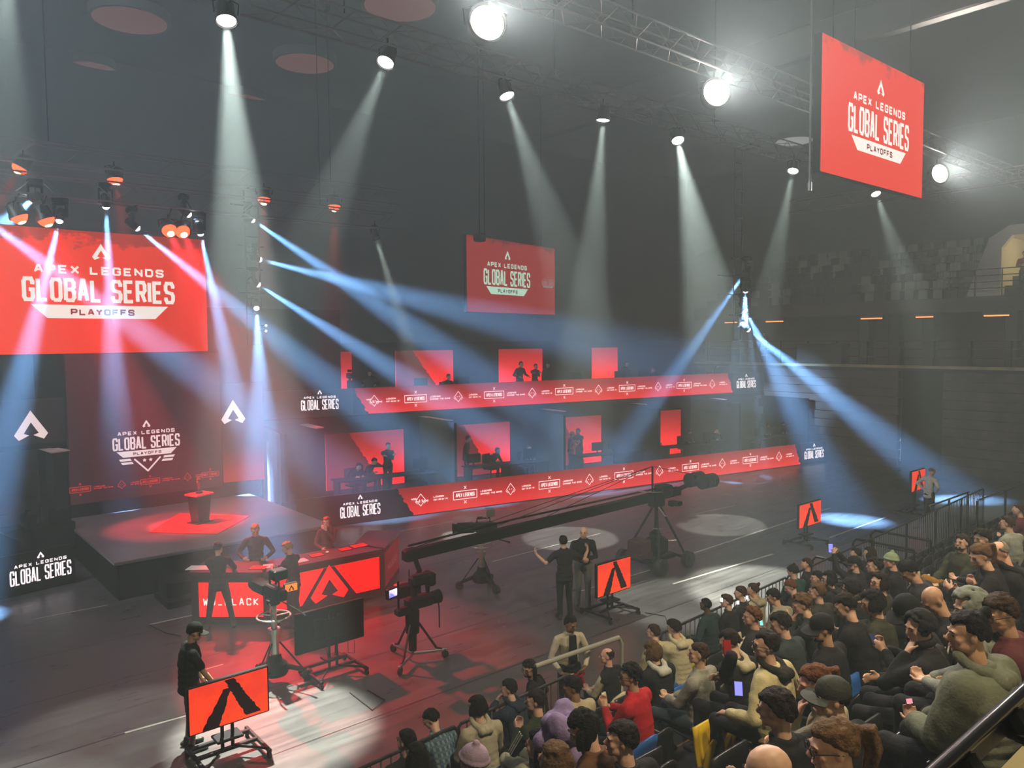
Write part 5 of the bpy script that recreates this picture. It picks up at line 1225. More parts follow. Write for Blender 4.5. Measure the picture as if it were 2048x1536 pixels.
    for s in (-1, 1):
        mb = MB(); a = an[s]
        for t, r, z in ((-.05, .04, -.045), (.0, .045, -.03), (.06, .047, -.04), (.12, .045, -.052), (.17, .038, -.058)): mb.add(*ell(Matrix.Identity(3), a+V(s*.01, t, z), V(0, 0, 0), V(r, .055, .042)*k, 10, 6))
        limb(mb, [a+V(0, -.01, .02), a+V(0, -.01, -.03)], [.047*k, .047*k])
        link('shoe', remesh(mb, .012, 2), mat('shoe_dark', (.02, .018, .018), .5, bump=.05), e)
    # ---- hair, caps, glasses
    if capcol is not None:
        if hair not in ('none',):
            hb = hair_mesh('buzz' if hair in ('short', 'bald') else hair, C, H, hk, rg, vox, nd); link('hair', remesh(hb, .008, 2), hairm(hc), e)
        cp = cap_parts(C, H, hk, cloth(capcol, rough=.7), e)
    elif hair in ('beanie', 'hood'):
        hb = hair_mesh(hair, C, H, hk, rg, vox, nd); link('beanie' if hair == 'beanie' else 'raised_hood', remesh(hb, .008, 5), cloth(hoodcol) if hoodcol else tm, e)
    elif hair != 'none':
        hb = hair_mesh(hair, C, H, hk, rg, vox, nd); link('hair', remesh(hb, .0065 if det == 'near' else .008, {'buzz': 5, 'bald': 5, 'curly': 2, 'messy': 4}.get(hair, 6)), hairm(hc), e)
    if det != 'far':
        W_ = lambda c: C+H @ (V(*c)*hk)
        for s in (-1, 1): eb = MB(); eb.add(*ell(H, W_((s*.031, .0845, .0065)), V(0, 0, 0), V(.0125, .006, .0065)*hk, 8, 6)); eb.build('eye', mat('eye_dark', (.03, .022, .018), .15), e, True)
        bw = MB()
        for s in (-1, 1): bw.tube([W_((s*.012, .096, .026)), W_((s*.032, .095, .033)), W_((s*.052, .082, .026))], [.003*hk, .0042*hk, .002*hk], 6)
        bw.build('eyebrows', hairm(hc), e, True)
        mt = MB(); mt.tube([W_((-.022, .0905, -.0565)), W_((0, .0985, -.0575)), W_((.022, .0905, -.0565))], [.0022, .0035, .0022], 6); mt.build('mouth', mat('lip', (.32, .12, .1), .45), e, True)
        if glasses:
            gb = MB()
            for s in (-1, 1):
                c = V(s*.034, .102, .004); gb.tube([W_(c+V(.026*math.cos(t*PI/5), 0, .021*math.sin(t*PI/5))) for t in range(11)], .0028*hk, 6, False); gb.tube([W_((s*.06, .1, .01)), W_((s*.084, .03, .012)), W_((s*.084, -.02, .0))], .0025*hk, 6)
            gb.tube([W_((-.008, .108, .008)), W_((.008, .108, .008))], .0025*hk, 6); gb.build('glasses', mat('spectacle_frame', (.01, .01, .012), .25), e, True)
        if mask:
            mk = MB(); mk.add(*ell(H, W_((0, .06, -.055)), V(0, 0, 0), V(.056, .056, .042)*hk, 14, 9)); mk.build('face_mask', mat('mask_blue', (.45, .52, .58), .8, bump=.05), e, True)
    if beard:
        bm_ = MB()
        for i in range(60):
            a = rg.uniform(-1.35, 1.35); zz = rg.uniform(-.098, -.045); r = 1.0; p = V(math.sin(a)*.058, .012+math.cos(a)*.066, zz)
            bm_.ball(C+H @ (p*hk), .013*hk, 7, 5)
        link('beard', remesh(bm_, .008, 2), hairm(beard), e)
    e['hand_l'] = tuple(loc+(Matrix.Rotation(heading-PI/2, 3, 'Z') @ wr[-1])); e['hand_r'] = tuple(loc+(Matrix.Rotation(heading-PI/2, 3, 'Z') @ wr[1]))
    e['head'] = tuple(loc+(Matrix.Rotation(heading-PI/2, 3, 'Z') @ C))
    return e
def head_local(pose, lean, scale, pitch, sidelean=0, seat_h=.45):
    k = scale; Pz = (seat_h+.095) if pose == 'sit' else .94*k
    td = V(math.sin(sidelean), math.sin(lean)*math.cos(sidelean), math.cos(lean)*math.cos(sidelean)).normalized(); nd = (td+V(0, .25+.25*math.sin(pitch), 0)).normalized()
    return V(0, 0, Pz)+td*.52*k+nd*.165*k
def phone_at(p, rz, tilt, label, m, size=(.075, .15, .009)):
    M = Matrix.Rotation(rz, 3, 'Z') @ Matrix.Rotation(tilt, 3, 'X')
    o = empty('mobile_phone', p, 0, label, 'phone')
    MB().box((0, 0, 0), size, mtx=M, bev=.003).build('case', BLACK if not isinstance(m, tuple) else m[1], o)
    MB().box(M @ V(0, 0, size[2]/2+.001), (size[0]*.9, size[1]*.93, .001), mtx=M).build('display', m[0] if isinstance(m, tuple) else m, o)
    return o
# ================================================================ seating bank and audience
RY = lambda k: 7.15-.8*k
RZ = lambda k: .05+.385*k
WOOD = mat('riser_timber', (.14, .075, .035), .5, bump=.06, var=.25, vscale=2.5)
TREAD = mat('tread_carpet', (.02, .019, .018), .85, bump=.1)
ROWX = {0: (3.0, 24.0), 1: (2.6, 23.5), 2: (2.3, 21.0), 3: (2.0, 19.0), 4: (1.9, 16.0), 5: (1.7, 13.0), 6: (1.6, 10.0), 7: (1.5, 8.2)}
for k in range(8):
    x0, x1 = 1.0-.0*k, 26.5
    y1 = RY(k)+.36; y0 = RY(k)-.44
    o = MB().box(((x0+x1)/2, (y0+y1)/2, RZ(k)/2-.02), (x1-x0, y1-y0, RZ(k)+.04-.04)).build('tier_step', TREAD); struct('tier_step', o)
    if k: struct('tier_riser', MB().box(((x0+x1)/2, y1+.012, RZ(k)-.19), (x1-x0, .024, .37)).build('tier_riser', WOOD))
def seat_meshes():
    back = MB(); n, m = 9, 6; W, Hh = .45, .40
    def shell(mb, f, n, m):
        vs = [f(i/(n-1), j/(m-1), q) for q in (0, 1) for j in range(m) for i in range(n)]; N_ = n*m; fs = []
        for j in range(m-1):
            for i in range(n-1):
                a = j*n+i; fs.append((a, a+1, a+n+1, a+n)); fs.append((N_+a+n, N_+a+n+1, N_+a+1, N_+a))
        bd = [i for i in range(n)]+[j*n+n-1 for j in range(1, m)]+[(m-1)*n+i for i in range(n-2, -1, -1)]+[j*n for j in range(m-2, 0, -1)]
        for i in range(len(bd)): a, b = bd[i], bd[(i+1) % len(bd)]; fs.append((b, a, N_+a, N_+b))
        mb.add(vs, fs)
    def fb(u, v, q):
        x = (u-.5)*2; w_ = W/2*(1-.10*v*v)*(1 if v < .75 else 1-.25*(v-.75)/.25); z = .44+.40*v*(1-.18*x*x*v)
        return V(x*w_, -.235-.08*v+.055*x*x-.022*q, z)
    shell(back, fb, n, m)
    def fp(u, v, q):
        x = (u-.5)*2; return V(x*.215, -.19+.40*v, .43-.025*math.cos(x*1.4)*math.sin(v*3)-.02*q+.015*v)
    pan = MB(); shell(pan, fp, 8, 6)
    def fu(u, v, q):
        x = (u-.5)*2; return V(x*.215*(1-.12*max(0, v-.6)), -.175+.07*v+.03*math.cos(x*1.4)*math.sin(v*3)+.022*q, .40+.40*v)
    pup = MB(); shell(pup, fu, 8, 6)
    arm = MB(); arm.box((0, -.03, .60), (.035, .30, .03), bev=.01).box((0, -.16, .30), (.04, .06, .6)).box((0, -.16, .02), (.06, .2, .03))
    return back.mesh('seat_backrest'), pan.mesh('seat_pan'), pup.mesh('seat_pan_up'), arm.mesh('seat_arm')
sb_, sp_, su_, sa_ = seat_meshes()
for me in (sb_, sp_, su_): me.shade_smooth()
SC = {'black': (.013, .013, .014), 'yellow': (.62, .42, .02), 'blue': (.03, .12, .42), 'green': (.06, .30, .06), 'red': (.45, .03, .03), 'white': (.62, .58, .42)}
SM = {c: mat('seat_'+c, v, .28, bump=.02) for c, v in SC.items()}
ARMM = mat('seat_arm', (.05, .05, .05), .3, .6, bump=.02)
seat_cache = {}
def seat_me(me, c):
    if (me.name, c) not in seat_cache:
        q = me.copy(); q.materials.clear(); q.materials.append(SM[c]); seat_cache[(me.name, c)] = q
    return seat_cache[(me.name, c)]
sa_.materials.append(ARMM)
def seat(x, k, col, up, label=None):
    lab = label or (('empty %s tip-up seat in the audience rows' if up else '%s tip-up seat under a seated spectator') % col)
    e = empty('tip_up_seat', (x, RY(k), RZ(k)), 0, lab, 'seat', None if label else ('empty %s audience seats' if up else 'occupied %s audience seats') % col)
    for nm, me, dx in (('backrest', seat_me(sb_, col), 0), ('pan', seat_me(su_ if up else sp_, col), 0), ('arm', sa_, .255)):
        o = bpy.data.objects.new(nm, me); COL.objects.link(o); o.parent = e; o.location = (dx, 0, 0)
    return e
OCC = {k: [] for k in range(8)}
WARN = []
def seated(px, py, label, k=None, hd=112, tone='mid', **kw):
    """a spectator whose head stands where the survey saw it"""
    if hd > 95 and kw.get('pose', 'sit') == 'sit' and kw.get('legpose') is None: hd -= 24; kw['yaw'] = kw.get('yaw', 0)+.36
    kw.setdefault('headscale', .94); kw['bulky'] = kw.get('bulky', 1.0)*1.10
    sc = kw.get('scale', 1.0); lean = kw.get('lean', .1); hl = head_local('sit', lean, sc, kw.get('pitch', 0), kw.get('sidelean', 0))
    R_ = Matrix.Rotation(math.radians(hd-90), 3, 'Z'); off = R_ @ hl; best = None
    for q in (range(8) if k is None else (k,)):
        P = onz(px, py, RZ(q)+hl.z)
        r = P-off; d = abs(r.y-RY(q))
        if best is None or d < best[0]: best = (d, q, r)
    d, q, r = best
    if d > .25: WARN.append((label, q, round(r.y-RY(q), 2)))
    r.z = RZ(q); dep = (r-CAM).dot(_v)
    det = 'near' if dep < 5.2 else ('mid' if dep < 13 else 'far')
    o = person(r, math.radians(hd), label, det=det, group='audience in the seating rows', **kw)
    OCC[q].append(r.x); o['row'] = q; return o
BK = (.012, .012, .014); DK = (.022, .023, .028); NAVY = (.018, .028, .055); OL = (.06, .065, .035); CREAM = (.50, .44, .26); GRY = (.16, .165, .15); TEAL = (.018, .06, .07)
P_ = seated
# --- front rows, left to right
P_(812, 1482, 'person with dark cropped hair, lowest left by the barrier, half out of frame', None, 100, top=BK, hair='short', hc='black', yaw=.3)
P_(832, 1512, 'person with long black hair at the bottom left edge of the crowd', None, 100, top=BK, hair='long', hc='black', female=True, yaw=.1)
P_(862, 1438, 'person in a blue plaid shirt bowing a dark head by the barrier', None, 118, top=plaid('cloth_plaid', (.05, .10, .17), (.20, .25, .28), (.09, .15, .22)), hair='short', hc='black', yaw=.5, pitch=.5, lean=.42, arms='knees', sk='fair')
P_(954, 1414, 'person in a cream hoodie with black hair seen from behind', None, 104, top=(.36, .33, .25), hood=True, hair='shaggy', hc='black', yaw=.2, pitch=.2, lean=.2)
P_(1016, 1378, 'person in a navy jacket with brown hair resting the chin on a hand', None, 125, top=NAVY, hood=True, hair='messy', hc='dark', yaw=.35, lean=.25, arms=('mouth', (.1, .38, .72)))
P_(1058, 1337, 'bearded person with glasses and dark jacket looking back over the handrail', None, 150, top=BK, hair='quiff', hc='dark', yaw=.75, pitch=.15, beard='dark', glasses=True, lean=.15, sk='tan', arms='rest')
P_(1070, 1402, 'person in a dark green jersey with white side stripes and pale trousers', None, 112, top=(.022, .035, .018), stripes=(.7, .7, .65), legs=(.62, .60, .42), hair='short', hc='dark', yaw=.55, lean=.15, arms='phone')
P_(1143, 1375, 'person with brown skin and a beige sweater, dark backpack strap, profile left', None, 120, top=(.40, .33, .22), hair='short', hc='black', sk='brown', yaw=.55, pitch=.2, lean=.15)
P_(946, 1524, 'person in a lilac beanie cut by the lower photo edge', None, 105, top=(.03, .03, .035), hair='beanie', hoodcol=(.34, .25, .36), yaw=.2)
P_(1078, 1490, 'person with glossy long black hair beside the long light-haired woman', None, 108, top=BK, hair='long', hc='black', female=True, yaw=.2)
P_(1108, 1522, 'person with long light-brown hair at the lower edge of the crowd', None, 105, top=DK, hair='long', hc='light', female=True, yaw=.1)
P_(1166, 1455, 'person with a black bob, face mask and brown jacket looking down at a phone', None, 128, top=(.10, .045, .022), hair='bob', hc='black', female=True, yaw=.5, pitch=.55, mask=True, arms='lap', lean=.2)
P_(1242, 1480, 'person with short dark hair, earring and black top, nearest lower middle', None, 118, top=BK, hair='short', hc='dark', yaw=.45, sk='fair')
P_(1213, 1312, 'balding person in a black vest with cream sleeves, profile left', None, 125, top=BK, vest=(.52, .48, .34), hair='bald', hc='brown', sk='pink', yaw=.35, lean=.05)
P_(1259, 1352, 'person in a bright red sweater with curly black hair and glasses', None, 128, top=(.42, .012, .02), hair='curly', hc='black', glasses=True, yaw=.3, arms='phone', sk='tan', lean=.12)
P_(1306, 1264, 'brown-haired person in a cream jacket turned away by the barrier', None, 105, top=CREAM, hair='short', hc='brown', yaw=.3, lean=.25)
P_(1348, 1256, 'person with dark undercut hair in a cream hooded jacket by the barrier', None, 98, top=(.46, .42, .28), hood=True, hair='quiff', hc='dark', yaw=.15, lean=.2, pitch=.2)
P_(1304, 1302, 'person with light-brown straight hair in a black jacket over a white hood', None, 108, top=BK, hood=True, hoodcol=(.45, .45, .42), hair='bob', hc='light', yaw=.3, pitch=.3, lean=.2)
P_(1396, 1308, 'person with auburn hair in a plain grey sweater, chin raised, profile left', None, 122, top=(.26, .26, .23), hair='short', hc='brown', yaw=.35, pitch=-.08, legs=(.04, .06, .08), lean=-.02)
P_(1411, 1210, 'person with round black hair and dark teal jacket seen from behind against the bright floor', None, 92, top=(.015, .035, .04), hair='buzz', hc='black', yaw=.0, sk='dark', arms='rest', lean=.1)
P_(1453, 1203, 'brown-haired person in black looking left, beside three bright phone flashes', None, 118, top=BK, hair='quiff', hc='brown', yaw=.45)  # the three flashes are painted glints of floor glare
P_(1480, 1186, 'brown-haired person behind the bright floor glare at the barrier', None, 110, top=BK, hair='short', hc='brown', yaw=.35, scale=1.02)
P_(1505, 1180, 'person with a small hair bun at the barrier, next to the bright glare', None, 110, top=(.30, .27, .2), hair='bun', hc='brown', yaw=.3, hood=True, scale=1.02)
P_(1503, 1234, 'person with reddish curly hair in profile, dark jacket', None, 120, top=DK, hair='curly', hc='ginger', yaw=.4, sk='pink')
P_(1458, 1284, 'person with cropped dark hair holding a red phone to the ear, pale hood', None, 110, top=BK, hood=True, hoodcol=(.42, .38, .26), hair='short', hc='dark', yaw=.35, pitch=.35, arms=('ear', (.12, .36, .75)), lean=.25)
P_(1530, 1291, 'person with glasses in a cream fleece jacket with a dark hood, elbow out', None, 118, top=(.48, .42, .24), hood=True, hoodcol=(.018, .016, .014), hair='short', hc='dark', glasses=True, yaw=.4, lean=.1, arms='rest', bulky=1.12)
P_(1643, 1258, 'person in a black baseball cap and black jacket, profile left', None, 122, top=BK, capcol=(.014, .014, .015), hair='short', hc='dark', yaw=.35, pitch=.25, sk='tan', bulky=1.08, beard='dark')
P_(1603, 1210, 'person with fair curly hair covering the face with both hands', None, 120, top=(.02, .026, .032), hair='curly', hc='light', yaw=.35, pitch=.3, arms=('mouth', 'mouth'), lean=.3)
P_(1546, 1194, 'person with black hair and teal phone, pale jacket behind the curly redhead', None, 115, top=(.26, .24, .18), hair='short', hc='black', yaw=.4, pitch=.4, arms='lap', lean=.3, sk='tan')
P_(1581, 1174, 'person with short ginger hair bowing the head near the barrier', None, 118, top=BK, hair='short', hc='ginger', yaw=.4, pitch=.45, lean=.2)
P_(1585, 1142, 'person in a round black beanie and teal jacket by the barrier rail', None, 100, top=(.014, .06, .05), hair='beanie', hoodcol=(.008, .01, .01), yaw=.2)
P_(1612, 1128, 'person with glasses and short brown hair standing behind the black beanie', None, 125, top=BK, hair='short', hc='brown', glasses=True, yaw=.3, pose='sit', lean=.0)
P_(1633, 1156, 'person with dark swept hair in profile left of the hooded one', None, 120, top=BK, hair='short', hc='black', yaw=.4, sk='pink')
P_(1657, 1158, 'person with black hair, glasses and a dark hooded coat, third behind the fence', None, 120, top=BK, hair='shaggy', hc='black', yaw=.4, glasses=True, hood=True)
P_(1633, 1184, 'person with tousled grey-brown hair behind the face-covering one', None, 112, top=(.03, .03, .028), hair='messy', hc='light', yaw=.3)
P_(1707, 1128, 'person in a flat black cap raising a phone with both hands', None, 118, top=BK, capcol=(.01, .01, .011), hair='short', hc='dark', yaw=.35, arms='up')
P_(1711, 1107, 'dark-haired person beyond the raised phone, near the aisle rail', None, 110, top=BK, hair='short', hc='dark', yaw=.2)
P_(1738, 1107, 'person with longer dark hair beside the aisle rail', None, 110, top=BK, hair='shaggy', hc='dark', yaw=.2)
P_(1748, 1132, 'person with thick dark curls behind the raised phone', None, 115, top=BK, hair='curly', hc='dark', yaw=.35)
P_(1781, 1122, 'person in a pale green striped beanie with face turned left', None, 125, top=BK, hair='beanie', hoodcol=(.25, .33, .22), hc='dark', yaw=.4, sk='pink')
P_(1757, 1166, 'person with a dark fringe and lit face gazing up left', None, 130, top=(.035, .032, .025), hair='shaggy', hc='dark', yaw=.5, pitch=-.1, female=True, glasses=True)
P_(1702, 1178, 'person in a plain black raised hood among the middle rows', None, 112, top=BK, hair='hood', yaw=.3, pitch=.3, lean=.2)
P_(1818, 1143, 'broad person bowing low with short black hair and bare tan neck', None, 128, top=DK, hair='short', hc='black', sk='tan', yaw=.4, pitch=.75, lean=.35, bulky=1.12)
P_(1924, 1086, 'bearded person leaning back in an olive jacket with tan trousers, knee raised', None, 150, top=(.045, .05, .032), legs=(.34, .17, .04), hair='messy', hc='brown', beard='dark', yaw=.25, pitch=-.1, lean=-.12, legpose='up', arms='lap')
P_(1964, 1077, 'person with dark quiff and stubble right of the olive-jacketed man', None, 128, top=DK, hair='quiff', hc='dark', yaw=.45, pitch=.15)
P_(1960, 1112, 'woman with a light brown ponytail and black top, wristband on one arm', None, 128, top=BK, hair='pony', hc='light', female=True, yaw=.4, pitch=.35, lean=.25, arms=((-.18, .42, .86), (.1, .40, .80)))
P_(1998, 1106, 'balding grey-haired person in a black jacket looking down, hands forward', None, 132, top=BK, hair='bald', hc='grey', sk='pink', yaw=.35, pitch=.6, lean=.2, hood=True, arms='phone', bulky=1.1)
P_(2014, 1047, 'person with brown hair and grey top seen from behind, upper right', None, 100, top=(.24, .26, .24), hair='short', hc='brown', yaw=.1)
P_(2036, 1020, 'person in a maroon top at the right photo edge, upper row', None, 110, top=(.10, .015, .03), hair='short', hc='brown', yaw=.2)
P_(1866, 1200, 'person with a shaven head and black top with three white sleeve stripes', None, 128, top=BK, stripes=(.85, .82, .7), hair='none', hc='brown', sk='tan', yaw=.4, pitch=.7, lean=.32, arms='lap', bulky=1.05)
P_(1838, 1255, 'person in a black raised hood with one hand up by the face', None, 122, top=BK, hair='hood', yaw=.5, pitch=.2, lean=.1, arms=('mouth', (.12, .40, .72)))
P_(1814, 1222, 'person in a black cap with white-edged brim, holding a phone out', None, 130, top=(.014, .013, .016), capcol=(.01, .01, .011), hair='short', hc='dark', yaw=.4, pitch=.6, lean=.25, arms='phone')
P_(1934, 1268, 'large person in a grey-green hoodie with black hair, nearest right of centre', None, 108, top=(.115, .125, .09), hair='bun', hc='black', hood=True, yaw=.45, pitch=.1, bulky=1.42, scale=1.08, lean=.12, sk='tan')
P_(2000, 1228, 'person with glasses and wavy brown hair in a maroon sweater, profile left', None, 128, top=(.085, .02, .024), hair='messy', hc='brown', glasses=True, yaw=.4, pitch=.25, sk='tan', bulky=1.15, lean=.1)
P_(1628, 1368, 'person with reddish tied-back hair and a hand pressed to the mouth', None, 124, top=(.42, .38, .26), hair='pony', hc='ginger', sk='pink', yaw=.4, pitch=.2, arms=('mouth', (.1, .36, .74)), lean=.15, female=True)
P_(1662, 1398, 'person in a dark grey backward cap seen from behind', 6, 112, top=BK, capcol=(.035, .038, .032), hair='short', hc='dark', yaw=.5, lean=.1)
P_(1551, 1420, 'person with tousled dark hair and a black top seen from behind, lower centre right', None, 108, top=BK, hair='messy', hc='dark', yaw=.1, pitch=.1, arms='lap', sk='fair')
P_(1664, 1494, 'person with long tied light-brown hair and glasses, closest to the viewer', None, 122, top=BK, hair='pony', hc='light', glasses=True, sk='fair', yaw=.35, pitch=.15, female=True)
P_(1536, 1546, 'bald head rising from the lower photo edge', None, 112, top=BK, hair='none', sk='fair', yaw=.3, pitch=.3)
P_(1940, 1215, 'person in a pale grey raised hood behind the wavy-haired one', None, 120, top=(.2, .22, .2), hair='hood', yaw=.3, pitch=.3)
P_(1560, 1248, 'person with tousled dark hair in a slate jacket, middle rows', None, 118, top=(.028, .04, .045), hair='messy', hc='dark', yaw=.35, lean=.2, pitch=.3)
P_(1690, 1212, 'person in a black coat with short dark hair, middle of the crowd', None, 115, top=BK, hair='short', hc='dark', yaw=.3, pitch=.4, lean=.25)
P_(1745, 1205, 'person in camouflage-dark jacket with dark hair, middle rows', None, 118, top=(.035, .035, .022), hair='shaggy', hc='black', yaw=.35, pitch=.3)
for w_ in WARN: print('ROWWARN', w_)
# --- empty and taken seats along the rows
rg = random.Random(11)
SPEC = [((1425, 1470), 'yellow', 'empty bright yellow tip-up seat beside the black seats, lower centre'), ((1480, 1502), 'yellow', 'second empty yellow tip-up seat, half hidden by a black sleeve'), ((1338, 1390), 'blue', 'blue seat edge left of the grey sweater'), ((1393, 1408), 'blue', 'blue seat just right under the grey sweater'), ((1310, 1512), 'blue', 'blue seat edge at the bottom of the photo'),
        ((1716, 1360), 'yellow', 'olive-yellow seat back with red gloves on it'), ((1757, 1252), 'green', 'green seat edge beside the black hooded person'), ((1768, 1416), 'blue', 'rounded blue seat back left of the grey-green hoodie'), ((1436, 1276), 'white', 'white seat shell behind the phone caller'), ((1226, 1398), 'white', 'white seat shell left of the red sweater')]
spec_at = []
for p, c, lb in SPEC:
    best = min(range(8), key=lambda k: abs(onz(*p, RZ(k)+.66).y-(RY(k)-.25))); spec_at.append((best, onz(*p, RZ(best)+.66).x, c, lb))
for k in range(8):
    for x in sorted(OCC[k]):
        col = 'black' if rg.random() < .85 or k > 2 else rg.choice(['blue', 'green', 'yellow', 'red'])
        seat(x, k, col, False)
    taken = list(OCC[k])
    for (kk, x, c, lb) in spec_at:
        if kk == k:
            taken.append(x); seat(x, k, c, True, lb)
    x = ROWX[k][0]
    while x < ROWX[k][1]:
        near_ = [t for t in taken if abs(t-x) < .53]
        if near_: x = max(near_)+.531; continue
        aisle = 14.7 < x < 16.2 and k < 2
        P = Vector((x, RY(k), RZ(k)+.6)); d = P-CAM; dp = d.dot(_v)
        if dp > .5 and not aisle:
            sx, sy = CXP+FPX*d.dot(_r)/dp, CYP-FPX*d.dot(_u)/dp
            if 740 < sx < 2120 and sy < 1640: seat(x, k, 'black' if rg.random() < .85 or k > 2 else rg.choice(['blue', 'yellow', 'white']), True)
        x += .531
# things in hands and on seats
PH_B = glow('phone_blue', lin(120, 120, 240), 1.6); PH_W = glow('phone_white', lin(225, 235, 240), 2.0); PH_T = glow('phone_teal', lin(120, 215, 210), 1.2); PH_D = glow('phone_dark', lin(70, 70, 90), .6); FLOOR_GLINT = glow('floor_glint', (1, .98, .9), 25)
# ---------------------------------------------------------------- walkway, wall and rail nearest the viewer
CRM = mat('cream_wall', (.42, .36, .20), .65, bump=.06, var=.12, vscale=3)
BRW = mat('brown_edge', (.22, .12, .04), .55, bump=.05)
A, B = atd(1880, 1536, 1.62), atd(2048, 1365, 2.05)
yr, zr = A.y, A.z
x0 = A.x-1.2
struct('wall_walkway', MB().box((x0+10, yr-.30, 2.3), (20, .52, 2*(zr-.075-2.3))).build('wall_walkway', CRM))
struct('trim_12', MB().box((x0+10, yr-.60, 2.3), (20, .10, 2*(zr-.10-2.3))).build('trim', BRW))
struct('floor_walkway', MB().box((x0+10, -4.3, 1.75), (20, 8.0, 3.5)).build('floor_walkway', mat('walkway_carpet', (.05, .04, .03), .9, bump=.1)))
tag(MB().box((x0+10, yr-.115, zr-.073), (20, .022, .006)).build('groove_shadow', mat('painted_groove_shade', (.03, .028, .026), .7)), 'painted narrow groove shadow along the top of the cream wall, lower right corner', 'strip')  # thin dark strip paints the shadow of a groove on the cream
e = empty('walkway_rail', (x0, yr, zr), 0, 'black handrail with a bracket running up the lower right corner', 'handrail')
MB().tube([(0, 0, 0), (12, 0, .0)], .017, 10).build('rail', mat('rail_gloss', (.02, .02, .022), .22, .4, bump=.02), e, True)
MB().box((6, .0, -.035), (12, .010, .06)).build('rail_web', BLACK, e)
for px_, py_ in ((1993, 1440), (1905, 1535)):
    P = onz(px_, py_, zr-.05); x = P.x-x0
    MB().tube([(x, -.005, -.02), (x, -.03, -.055), (x, -.10, -.065), (x, -.17, -.068)], [.03, .034, .03, .012], 8).box((x, -.06, -.06), (.07, .14, .03), bev=.01).build('bracket', BLACK, e, True)
# ================================================================ people on the arena floor and in the stations
def stand(px, py, label, hd, z0=0.0, **kw):
    P = onz(px, py, z0); return person((P.x, P.y, z0), math.radians(hd), label, pose='stand', **kw)
stand(383, 1497, 'man in black cap, T-shirt and shorts standing at the lower left of the floor', -5, hair='short', hc='dark', capcol=(.008, .008, .009), top=(.010, .011, .014), legs=(.012, .012, .014), sleeves=False, shortpants=True, yaw=-.1, pitch=.3, bulky=1.18, arms=((-.24, .22, .86), (.20, .30, .90)), sk='tan', scale=1.02, lean=.06)
stand(1130, 1236, 'presenter in black polo seen from behind, both arms spread wide', 64, top=(.014, .015, .013), legs=BK, sleeves=False, hair='short', hc='dark', sk='fair', arms=((-.55, .14, 1.32), (.55, .16, 1.32)), bulky=1.1, scale=.97, yaw=-.1)
stand(1166, 1216, 'bald presenter in dark shirt and jeans, hands held together, facing the viewer', 235, top=(.012, .014, .018), legs=(.10, .11, .11), hair='none', hc='brown', sk='fair', yaw=-.3, arms=((-.06, .26, 1.12), (.09, .24, 1.10)), scale=1.02)
# steward beyond the handrail
P = onz(1137, 1240, 1.6)
stw = person((P.x, P.y, P.z-1.66 if P.z-1.66 > 0 else 0), math.radians(250), 'steward in a white bomber jacket with a red bow cloth, behind the grey handrail', pose='stand', top=(.46, .42, .34), vest=(.48, .44, .36), legs=(.014, .014, .016), hair='short', hc='black', sk='brown', yaw=.3, pitch=.25, arms=((-.16, .22, .98), (.2, .20, .92)), scale=.97, lean=.05)
MB().poly([(-.045, .17, 1.42), (.045, .17, 1.42), (.06, .19, 1.02), (-.06, .19, 1.02)], (0, -.05, 0)).build('shirt_front', cloth((.012, .012, .014)), stw)
tag(MB().box((P.x-.02, P.y-.22, max(0, P.z-1.66)+.86), (.24, .05, .07), bev=.02).tube([(P.x-.06, P.y-.24, max(0, P.z-1.66)+.85), (P.x-.1, P.y-.26, max(0, P.z-1.66)+.6)], .025, 6).tube([(P.x+.02, P.y-.24, max(0, P.z-1.66)+.85), (P.x+.08, P.y-.26, max(0, P.z-1.66)+.58)], .025, 6).ball((P.x-.02, P.y-.24, max(0, P.z-1.66)+.87), (.06, .04, .05), 10, 7).build('red_cloth', cloth((.30, .012, .03))), 'dark red bow cloth tied at the white-jacketed steward waist', 'cloth')
stand(1856, 1046, 'steward in a white shirt with a lanyard standing far right by the barriers', -20, top=(.52, .52, .46), legs=(.014, .015, .02), hair='bald', hc='grey', sk='pink', yaw=-.3, pitch=.45, arms=((-.2, .02, 1.0), (.2, .05, .98)), scale=.98, lean=.1)
# four at the desk
person((5.25, 15.25, 0), math.radians(65), 'presenter in a dark jacket leaning on the near side of the desk', pose='stand', det='mid', top=(.012, .014, .02), legs=(.022, .026, .034), hair='short', hc='brown', yaw=-.35, pitch=.3, lean=.16, arms=((.0, .46, 1.16), (.22, .46, 1.14)), scale=.98, feet=((-.22, -.05, .085), (.26, -.02, .085)))
person((6.35, 16.05, 0), math.radians(245), 'presenter in a blue-grey sweater with a lanyard behind the desk corner', pose='stand', top=(.035, .05, .07), legs=BK, hair='short', hc='blond', yaw=.1, pitch=.35, arms=((-.24, .3, 1.12), (.24, .3, 1.12)), lean=.12, scale=1.04)
person((6.42, 14.35, 0), math.radians(120), 'presenter with blond hair in a dark jacket, back to the viewer at the desk', pose='stand', top=(.014, .018, .024), legs=(.035, .04, .055), hair='messy', hc='blond', yaw=.2, pitch=.35, lean=.12, arms=((-.12, .40, 1.14), (.08, .42, 1.15)), scale=.98)
person((8.0, 16.0, 0), math.radians(238), 'woman with long red-blond hair and patterned top behind the desk', pose='stand', top=(.10, .035, .025), legs=BK, hair='long', hc='red', female=True, arms=('mouth', (.1, .28, 1.02)), scale=.98, yaw=-.1)
